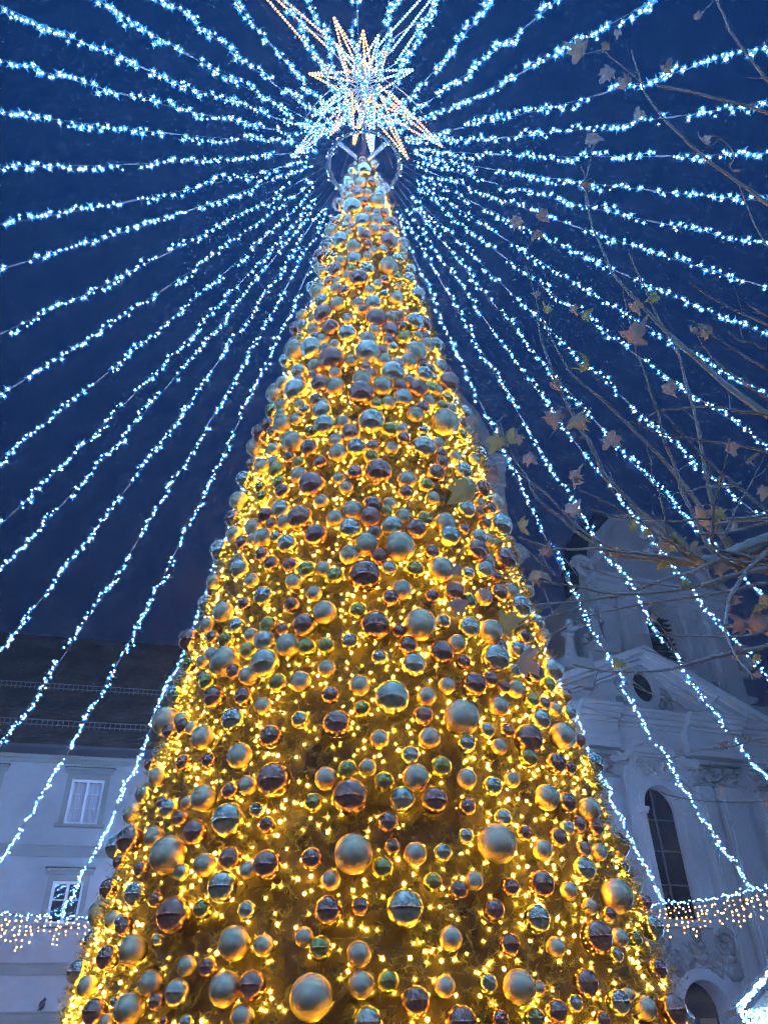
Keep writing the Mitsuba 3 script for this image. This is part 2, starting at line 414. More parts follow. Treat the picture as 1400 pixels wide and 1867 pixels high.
# portal
kp = add('church__portal', CH.put([plate(arch(c0 - 1.55, c0 + 1.55, 0, 2.55).difference(arch(c0 - 1.15, c0 + 1.15, -0.1, 2.55)), -.22, .1),
                                   plate(arch(c0 - 1.9, c0 + 1.9, 0, 2.6).difference(arch(c0 - 1.6, c0 + 1.6, -0.1, 2.55)), -.10, .05)]), 'light_stone')
add(kp + '__door', CH.put([plate(arch(c0 - 1.15, c0 + 1.15, 0.0, 2.55), .70, .8)]), 'dark_void')
dv = []
for s in (-1, 1):
    for z0, z1 in ((.3, 1.2), (1.35, 2.4)):
        dv.append(bx(c0 + s * .58 - .4, c0 + s * .58 + .4, .64, .705, z0, z1))
add(kp + '__door_panel', CH.put(dv), 'wood')
add(kp + '__carving', CH.put([lumps(c0 - 1.5, 4.4, .5, .5, 10, 71, .3, (.14, .34)), lumps(c0 + 1.5, 4.4, .5, .5, 10, 72, .3, (.14, .34)), lumps(c0, 4.9, .5, .5, 10, 73, .35, (.16, .4)),
                              curl(c0 - 1.7, 5.0, .6, -1, 1.4, .13), curl(c0 + 1.7, 5.0, .6, 1, 1.4, .13), curl(c0 - .9, 4.1, .4, 1, 1.4, .1), curl(c0 + .9, 4.1, .4, -1, 1.4, .1)]), 'dark_stone', smooth=50)


def tower(cu, name, zt):
    """A bell tower above the entablature: pilastered shaft, dark openings, curved gable, onion dome."""
    y0 = 1.2
    shaft = sg.box(cu - 4.3, 14.8, cu + 4.3, zt)
    ops = sg.MultiPolygon([arch(cu - 1.0, cu + 1.0, 18.6, 21.2), arch(cu + 2.35, cu + 2.95, 16.4, 17.6)])
    key = add('church__' + name, CH.put([plate(shaft.difference(ops), y0, y0 + .8), bx(cu - 4.3, cu - 3.6, y0 + .8, y0 + 8.6, 14.8, zt), bx(cu + 3.6, cu + 4.3, y0 + .8, y0 + 8.6, 14.8, zt),
                                         bx(cu - 3.6, cu + 3.6, y0 + 2.5, y0 + 2.7, 14.8, zt)]), 'stone')
    for a, b, p in ((-4.3, -3.3, .35), (-2.6, -1.7, .25), (1.5, 2.2, .25), (3.1, 4.3, .35)):
        add(key + '__pilaster', CH.put([bx(cu + a, cu + b, y0 - p, y0 + .003, 15.2, zt - 1), bx(cu + a - .1, cu + b + .1, y0 - p - .1, y0 + .004, zt - 1.7, zt - 1)]), 'light_stone')
    cn = [(y + y0 + .005, z) for y, z in steps(zt - 1, [(0.3, .3), (0.5, .3), (0.85, .25), (1.05, .2)])]
    add(key + '__cornice', CH.put([mould(cu - 4.5, cu + 4.5, cn)]), 'light_stone')
    add(key + '__louvre', CH.put([bx(cu - 1.0, cu + 1.0, y0 + .4, y0 + .7, z, z + .05) for z in np.arange(18.6, 21.8, .3)]), 'dark_trim')
    dz = zt - 23.2
    # curved gable with scrolled shoulders
    gp = [(cu - 4.2, 23.15), (cu + 4.2, 23.15), (cu + 4.1, 24.2), (cu + 3.5, 24.9), (cu + 2.9, 26.6), (cu + 2.0, 27.6), (cu, 28.1), (cu - 2.0, 27.6), (cu - 2.9, 26.6), (cu - 3.5, 24.9), (cu - 4.1, 24.2)]
    add(key + '__gable', CH.put([plate(sg.Polygon(gp).buffer(.12), y0 - .1, y0 + 1.0), plate(sg.LineString(gp[2:]).buffer(.22), y0 - .55, y0 + .2), lumps(cu, 25.6, 1.1, .9, 12, 91, .3, (.2, .45))]), 'light_stone', smooth=40)
    scene[key + '__gable'].update(to_world=T().translate([0, 0, dz]))
    prof = [(3.4, 19.4), (3.4, 23.4), (3.4, 25.6), (3.75, 26.8), (3.9, 28.2), (3.7, 29.6), (3.0, 30.9), (1.9, 31.9), (.9, 32.5), (.5, 33.0), (.02, 33.6)]
    dm = trimesh.creation.revolve(np.array([(0.0, 19.4)] + prof), sections=40)
    rr = np.hypot(dm.vertices[:, 0], dm.vertices[:, 1])
    an = np.arctan2(dm.vertices[:, 1], dm.vertices[:, 0])
    dm.vertices[:, :2] *= (1 + .02 * np.cos(an * 20))[:, None]
    dm.vertices[:, :2] *= .8
    dm.apply_translation((cu + (1.2 if dz == 0 else 0), y0 + 5.0, dz - 1.0))
    add(key + '__dome', CH.put(dm), 'copper', smooth=30)
    sc = []
    for s in (-1, 1):
        sc += [curl(cu + s * 4.6, 23.9, .7, s, 1.5, .2), curl(cu + s * 4.7, 19.0, .8, s, 1.4, .22), lumps(cu + s * 4.55, 16.6, .3, 1.0, 10, 7 + s, .35, (.18, .4))]
    for m in sc:
        m.apply_translation((0, y0, 0))
        add(key + '__scroll', CH.put(m), 'light_stone', smooth=45)


tower(5.3, 'tower', 23.2)
tower(-8.2, 'tower', 30.2)


def statue(u, y, z, h, lean, seed, arm):
    """A draped stone figure on a plinth; its own object with body, head, arms and plinth."""
    rng = np.random.default_rng(seed)
    key = key_for('statue')
    t = np.linspace(0, 1, 22)
    rad = np.interp(t, [0, .12, .45, .62, .78, .86, .9], [.30, .27, .22, .19, .25, .16, .08]) * h / 2
    body = trimesh.creation.revolve(np.stack([np.r_[0, rad, 0], np.r_[0, t * h * .86, h * .86]], 1), sections=28)
    v = body.vertices
    an = np.arctan2(v[:, 1], v[:, 0])
    fold = 1 + .16 * np.sin(an * 7 + v[:, 2] * 3 + seed) * np.clip(1 - v[:, 2] / (h * .7), .15, 1) + .2 * (meshkit.noise(v * 4, seed) - .5)
    v[:, :2] *= fold[:, None]
    v[:, 0] += lean * (v[:, 2] / h) ** 1.5
    body.vertices = v
    hd = trimesh.creation.icosphere(subdivisions=2)
    hd.vertices = hd.vertices * [.085 * h, .10 * h, .12 * h] * (1 + .25 * (meshkit.noise(hd.vertices * 4, seed)[:, None] - .5)) + [lean * .9, 0, h * .95]
    sh = np.array([lean * .75, 0, h * .78])
    a1 = tube([sh, sh + np.array(arm) * .5 + [0, -.1, 0], sh + np.array(arm)], [.075 * h * .8, .05 * h, .035 * h], 8)
    a2 = tube([sh, sh + [-np.sign(arm[0]) * .22 * h, -.1, -.14 * h], sh + [-np.sign(arm[0]) * .05 * h, -.2 * h, -.2 * h]], [.06 * h, .05 * h, .035 * h], 8)
    for nm, m in (('body', body), ('head', hd), ('arm', a1), ('arm', a2), ('plinth', bx(-.35 * h, .35 * h, -.3 * h, .3 * h, -.55, 0.02))):
        m = m.copy()
        m.apply_translation((u, y, z))
        add(key + '__' + nm, CH.put(m), 'stone', smooth=50)
    return key


tag(statue(-2.1, -.3, 17.1, 2.3, .25, 3, (.8, -.1, .35)), 'stone statue with outstretched arm beside the tree, left of the pediment peak', 'statue')
tag(statue(0.25, .4, 18.6, 2.2, -.1, 8, (-.5, -.1, .1)), 'draped stone statue standing close to the pediment peak, right of the other statue', 'statue')
add('church__attic', CH.put([bx(-6.9, 10.5, .6, 1.1, 15.0, 16.5), bx(-3.4, -1.0, -.35, .6, 15.9, 16.56), bx(-.8, 1.3, .0, .9, 17.4, 18.06)]), 'stone')

# ------------------------------------------------------------------ perimeter garland
TC = np.array([-0.31, 10.75])
RIM_R, RIM_Z = 21.9, 5.70
STRINGS = [(329.6,22.67),(321.4,21.99),(314.2,21.8),(306.9,21.9),(299.5,21.8),(294.7,21.85),(286.6,21.82),(277.6,21.83),(267.8,21.78),(256.7,21.88),(248.7,21.88),(238.6,21.85),(229.9,21.92),(222.6,21.89),(216.3,21.78),(210.2,21.88),(204.6,21.89),(197.5,21.89),(190.3,21.87),(186.8,21.87),(179.4,21.88),(173.4,21.89),(167.2,21.89),(159.2,21.9),(152.4,21.91),(145.0,22.09),(134.7,21.98),(127.8,21.92),(120.8,21.82),(113.3,21.92),(106.5,21.84),(99.5,21.86),(91.8,21.9),(83.0,21.89),(75.9,21.89),(66.2,21.85),(57.9,21.77),(51.1,21.8),(43.4,21.69),(35.3,21.03),(26.9,22.16),(19.4,21.9),(12.4,21.9),(5.0,21.9),(357.6,21.9),(350.3,21.9),(343.2,21.9),(336.4,21.9)]
rng = np.random.default_rng(11)


def rim_point(phi):
    R = np.interp(math.degrees(phi) % 360, RIM_A, RIM_D)
    return np.array([TC[0] + R * math.sin(phi), TC[1] + R * math.cos(phi), RIM_Z])


order = sorted(STRINGS)
RIM_A = [order[-1][0] - 360] + [a for a, _ in order] + [order[0][0] + 360]
RIM_D = [order[-1][1]] + [r for _, r in order] + [order[0][1]]
tag('light_garland', 'ring of blue white lights with warm icicle lights hanging round the square', 'light garland')
cab, wht, wrm, wires = [], [], [], []
angs = np.radians([a for a, _ in order])
for i, a in enumerate(angs):
    b = angs[(i + 1) % len(angs)] + (2 * math.pi if i == len(angs) - 1 else 0)
    A, B = rim_point(a), rim_point(b)
    L = np.linalg.norm(B - A)
    s = np.linspace(0, 1, 16)
    P = A + (B - A) * s[:, None]
    P[:, 2] -= .12 * 4 * s * (1 - s)
    cab.append(tube(P, .014, 5))
    q = np.arange(0, L, .075) / L
    q = q + rng.normal(0, .004, len(q))
    W = A + (B - A) * q[:, None]
    W[:, 2] -= .12 * 4 * q * (1 - q)
    wht.append(W + rng.normal(0, .045, W.shape))
    for x in np.arange(.08, L, .21):
        base = A + (B - A) * (x / L) - [0, 0, .12 * 4 * (x / L) * (1 - x / L)]
        n = int(np.clip(2 + 4.2 * abs(math.sin(x * 1.9 + i)) + rng.uniform(-.8, 1.5), 2, 7))
        zz = .18 + np.arange(n) * .145 + rng.normal(0, .035, n)
        D = np.repeat(base[None], n, 0)
        D[:, 2] -= zz
        D[:, :2] += rng.normal(0, .03, (n, 2))
        wrm.append(D)
        wires.append(tube([base, base - [0, 0, zz[-1]]], .004, 3))
add('light_garland__cable', cat(cab), 'dark_cable')
add('light_garland__wires', cat(wires), 'dark_cable')
tag('light_garland__wires', kind='stuff')
W = np.vstack(wht)
add('light_garland__bulbs', scatter(ICO.vertices, ICO.faces, W, .030 * rng.uniform(.7, 1.2, len(W)), rng), 'black', emitter=lamp((11.0, 44.0, 128.0), 14))
tag('light_garland__bulbs', kind='stuff')
add('light_garland__glow_spikes', scatter(GLOW_V, GLOW_F, W, .030 * rng.uniform(.8, 1.2, len(W)), rng), 'black', emitter=lamp((0.04, 0.36, 1.1), .4))  # blue halo of the garland bulbs, added as emitting spikes
tag('light_garland__glow_spikes', kind='stuff')
W = np.vstack(wrm)
add('light_garland__icicle_bulbs', scatter(ICO.vertices, ICO.faces, W, .038 * rng.uniform(.6, 1.15, len(W)), rng), 'black', emitter=lamp((9.0, 4.3, 1.0), 2))
add('light_garland__icicle_glow_spikes', scatter(GLOW_V, GLOW_F, W, .026 * rng.uniform(.7, 1.15, len(W)), rng), 'black', emitter=lamp((1.2, .55, .10), .3))  # added arms that act as the warm halo of the icicle bulbs
tag('light_garland__icicle_glow_spikes', kind='stuff')
tag('light_garland__icicle_bulbs', kind='stuff')

# ------------------------------------------------------------------ the tent of light strings
TOP_R, TOP_Z, SAG = 0.88, 19.74, 2.25
side_words = ['light string ending in front of the house window, close beside the tree left edge', 'first light string up the left photo edge, counted from the bottom', 'second light string up the left photo edge, counted from the bottom', 'third light string up the left photo edge, counted from the bottom', 'fourth light string up the left photo edge, counted from the bottom', 'fifth light string up the left photo edge, counted from the bottom', 'sixth light string up the left photo edge, counted from the bottom', 'seventh light string up the left photo edge, counted from the bottom', 'eighth light string up the left photo edge, counted from the bottom', 'ninth light string up the left photo edge, counted from the bottom', 'tenth light string up the left photo edge, counted from the bottom', 'eleventh light string up the left photo edge, counted from the bottom', 'twelfth light string up the left photo edge, counted from the bottom', 'thirteenth light string up the left photo edge, counted from the bottom', 'fourteenth light string up the left photo edge, counted from the bottom', 'first light string along the top photo edge, counted from the left', 'second light string along the top photo edge, counted from the left', 'third light string along the top photo edge, counted from the left', 'fourth light string along the top photo edge, counted from the left', 'fifth light string along the top photo edge, counted from the left', 'sixth light string along the top photo edge, counted from the left', 'seventh light string along the top photo edge, counted from the left', 'eighth light string along the top photo edge, counted from the left', 'ninth light string along the top photo edge, counted from the left', 'tenth light string along the top photo edge, counted from the left', 'eleventh light string along the top photo edge, counted from the left', 'first light string down the right photo edge, counted from the top', 'second light string down the right photo edge, counted from the top', 'third light string down the right photo edge, counted from the top', 'fourth light string down the right photo edge, counted from the top', 'fifth light string down the right photo edge, counted from the top', 'sixth light string down the right photo edge, counted from the top', 'seventh light string down the right photo edge, counted from the top', 'eighth light string down the right photo edge, counted from the top', 'ninth light string down the right photo edge, counted from the top', 'tenth light string down the right photo edge, counted from the top', 'eleventh light string down the right photo edge, counted from the top', 'twelfth light string down the right photo edge, counted from the top', 'thirteenth light string down the right photo edge, counted from the top', 'light string reaching the garland near the right photo edge', 'light string ending on the garland just right of the tree', 'first light string hidden behind the christmas tree, counted from the right', 'second light string hidden behind the christmas tree, counted from the right', 'third light string hidden behind the christmas tree, counted from the right', 'fourth light string hidden behind the christmas tree, counted from the right', 'fifth light string hidden behind the christmas tree, counted from the right', 'sixth light string hidden behind the christmas tree, counted from the right', 'seventh light string hidden behind the christmas tree, counted from the right']
for i, (deg, R) in enumerate(STRINGS):
    key = key_for('light_string')
    tag(key, side_words[i], 'string lights', 'blue white light strings fanning out from the ring at the tree top')
    phi = math.radians(deg)
    A = np.array([TC[0] + TOP_R * math.sin(phi), TC[1] + TOP_R * math.cos(phi), TOP_Z])
    B = np.array([TC[0] + R * math.sin(phi), TC[1] + R * math.cos(phi), RIM_Z])
    s = np.linspace(0, 1, 40)

    def at(s):
        P = A + (B - A) * s[:, None]
        P[:, 2] -= SAG * 4 * s * (1 - s)
        return P
    add(key + '__cable', tube(at(s), .006, 4), 'cable')
    L = np.linalg.norm(B - A) * 1.03
    pitch = .072
    n = int(L / pitch)
    q = (np.arange(n) + rng.uniform(-.4, .4, n)) / n
    ph = rng.uniform(0, 3.0)
    keep = ((q * L + ph) % 3.6 > .34) & (q > .022)
    q = q[keep]
    P = at(q)
    wob = np.stack([meshkit.noise(np.stack([q * L * 1.7 + 31 * i, 0 * q + c * 5.3, 0 * q], 1), 9) - .5 for c in range(3)], 1)
    jit = rng.normal(0, 1, (len(q), 3))
    jit /= np.linalg.norm(jit, axis=1, keepdims=True)
    P = P + wob * .15 + jit * rng.uniform(.015, .085, (len(q), 1))
    sz = np.clip(rng.normal(.92, .20, len(q)), .45, 1.35)
    add(key + '__bulbs', scatter(ICO.vertices, ICO.faces, P, .029 * sz, rng), 'black', emitter=lamp((15.5, 41.0, 92.0), 2.2))
    tag(key + '__bulbs', kind='stuff')
    add(key + '__glow_spikes', scatter(GLOW_V, GLOW_F, P, .036 * sz, rng), 'black', emitter=lamp((0.045, 0.46, 1.5), .08))  # no real part: the halo round each bulb, built as dim blue spikes
    tag(key + '__glow_spikes', kind='stuff')
    # plug joints along the cable
    jp = [(k * 3.6 - ph + .17) / L for k in range(1, 9)]
    tag(key + '__joints', kind='stuff')
    add(key + '__joints', cat([tube(at(np.array([x - .006, x - .004, x, x + .004, x + .006])), [.007, .014, .019, .014, .007], 6) for x in jp if .01 < x < .99]), 'joint_grey')

# crown ring that the strings hang from
tag('crown_ring', 'white metal hoop with spokes and mast above the tree tip', 'ring')
a = np.linspace(0, 2 * math.pi, 73)
add('crown_ring__hoop', tube(np.stack([TC[0] + TOP_R * np.cos(a), TC[1] + TOP_R * np.sin(a), TOP_Z + 0 * a], 1), .055, 8), 'old_zinc', smooth=50)
for k in range(4):
    t = math.radians(45 + 90 * k)
    add('crown_ring__spoke', tube([(TC[0] + .08 * math.cos(t), TC[1] + .08 * math.sin(t), TOP_Z + .06), (TC[0] + TOP_R * math.cos(t), TC[1] + TOP_R * math.sin(t), TOP_Z)], .055, 8), 'white_paint', smooth=50)
add('crown_ring__mast', tube([(TC[0], TC[1], 18.4), (TC[0], TC[1], 24.0)], .05, 10), 'steel', smooth=50)
hk = []
for deg, R in STRINGS:
    phi = math.radians(deg)
    c = np.array([TC[0] + (TOP_R + .03) * math.sin(phi), TC[1] + (TOP_R + .03) * math.cos(phi), TOP_Z])
    t = np.linspace(0, 5.2, 10)
    hk.append(tube(c + np.stack([.045 * np.cos(t) * math.sin(phi), .045 * np.cos(t) * math.cos(phi), .045 * np.sin(t)], 1), .009, 5))
tag(add('crown_ring__hooks', cat(hk), 'steel'), kind='stuff')
for k in range(3):
    t = math.radians(20 + 120 * k)
    add('crown_ring__stay', tube([(TC[0] + TOP_R * math.cos(t), TC[1] + TOP_R * math.sin(t), TOP_Z), (TC[0], TC[1], 23.0)], .008, 5), 'steel')
rp = np.stack([TC[0] + TOP_R * np.cos(np.linspace(0, 6.283, 90)), TC[1] + TOP_R * np.sin(np.linspace(0, 6.283, 90)), TOP_Z + 0 * np.linspace(0, 1, 90)], 1) + rng.normal(0, .05, (90, 3))
add('crown_ring__bulbs', scatter(ICO.vertices, ICO.faces, rp, .022, rng), 'black', emitter=lamp((2.0, 5.0, 12.0), .3))
tag('crown_ring__bulbs', kind='stuff')

# ------------------------------------------------------------------ lit star
SC = np.array([TC[0], TC[1], 23.75])
tag('lit_star', 'large wire star outlined in warm and cool lights on the mast', 'star')
WARM, COOL = (4.2, 1.9, .62), (1.7, 3.3, 6.5)
spikes = [  # direction, length, base offset, colour of its bars
    ((-.72, -.69, .06), 4.7, .50, 'w'), ((.66, -.75, .06), 4.8, .50, 'c'), ((.78, .60, -.05), 2.9, .50, 'w'), ((-.74, .66, -.05), 3.0, .50, 'c'),
    ((-.36, -.72, .30), 1.8, .42, 'w'), ((.02, -.82, .55), 1.35, .46, 'w'), ((.30, -.70, .40), 1.3, .42, 'c'), ((-.95, -.1, .25), 1.6, .45, 'w'), ((.96, -.22, .1), 1.45, .45, 'c'),
    ((.85, .35, -.45), 1.7, .40, 'w'), ((-.55, .45, -.65), 1.7, .40, 'w'), ((0.1, .55, -.8), 2.0, .42, 'c'), ((-.12, .2, -.95), 2.3, .42, 'w'), ((.45, .55, -.45), 2.3, .42, 'w'),
    ((-.85, .3, -.35), 1.7, .4, 'c'), ((-.5, -.35, .8), 1.5, .4, 'c'), ((.5, -.3, .85), 1.5, .4, 'w'), ((0, .1, 1), 2.0, .4, 'c'), ((.1, .95, .2), 2.2, .42, 'c')]
for d, ln, off, col in spikes:
    d = np.array(d) / np.linalg.norm(d)
    a = np.cross(d, [.1, .35, .9])
    a /= np.linalg.norm(a)
    b = np.cross(d, a)
    tip = SC + d * ln
    bars, beads, fr = [], [], []
    for g in range(3):
        t = g * 2.0944 + .5
        root = SC + d * ln * .22 + off * .72 * (math.cos(t) * a + math.sin(t) * b)
        fr.append(tube([root, tip], .022, 6))
        m = int(np.linalg.norm(tip - root) / .085)
        s = (np.arange(m) + .5) / m
        p = root + (tip - root) * s[:, None]
        beads.append(p)
        inner = SC + d * .15
        fr.append(tube([root, inner], .016, 5))
    k = add('lit_star__spike', cat(fr), 'white_paint')
    bp = np.vstack(beads)
    e = lamp(WARM if col == 'w' else COOL, .5)
    add(k + '__bulbs', scatter(ICO.vertices, ICO.faces, bp, .037, rng), 'black', emitter=e)
    tag(k + '__bulbs', kind='stuff')
    glow = (1.1, .42, .07) if col == 'w' else (0.05, 0.42, 1.2)
    add(k + '__glow_spikes', scatter(GLOW_V, GLOW_F, bp[::2], .030, rng), 'black', emitter=lamp(glow, .03))  # halo of the star beads, added as faintly emitting spikes
    tag(k + '__glow_spikes', kind='stuff')
for k, (cx, cy, r, tz) in enumerate(((-.9, -.6, 1.35, .5), (.95, -.7, 1.35, .4), (-.9, .6, 1.2, .2), (.9, .6, 1.2, .2))):
    t = np.linspace(0, math.pi, 28)
    h = np.stack([SC[0] + cx * (1 - np.cos(t)), SC[1] + cy * (1 - np.cos(t)), SC[2] + .2 + r * np.sin(t) * .8], 1)
    add('lit_star__hoop', tube(h, .028, 7), 'steel', smooth=50)

# ------------------------------------------------------------------ christmas tree
CX = np.array([-0.25, 10.75])
RC_Z, RC_R = [0.3, 1.8, 5, 7.5, 10, 13, 16, 18, 19.7], [3.72, 3.46, 2.82, 2.39, 1.95, 1.40, .88, .54, .24]


def rc(z):
    return np.interp(z, RC_Z, RC_R)


def on_tree(az, z, off=0.0):
    q = rc(z) + off
    return np.stack([CX[0] + q * np.sin(az), CX[1] - q * np.cos(az), z + 0 * az], -1)


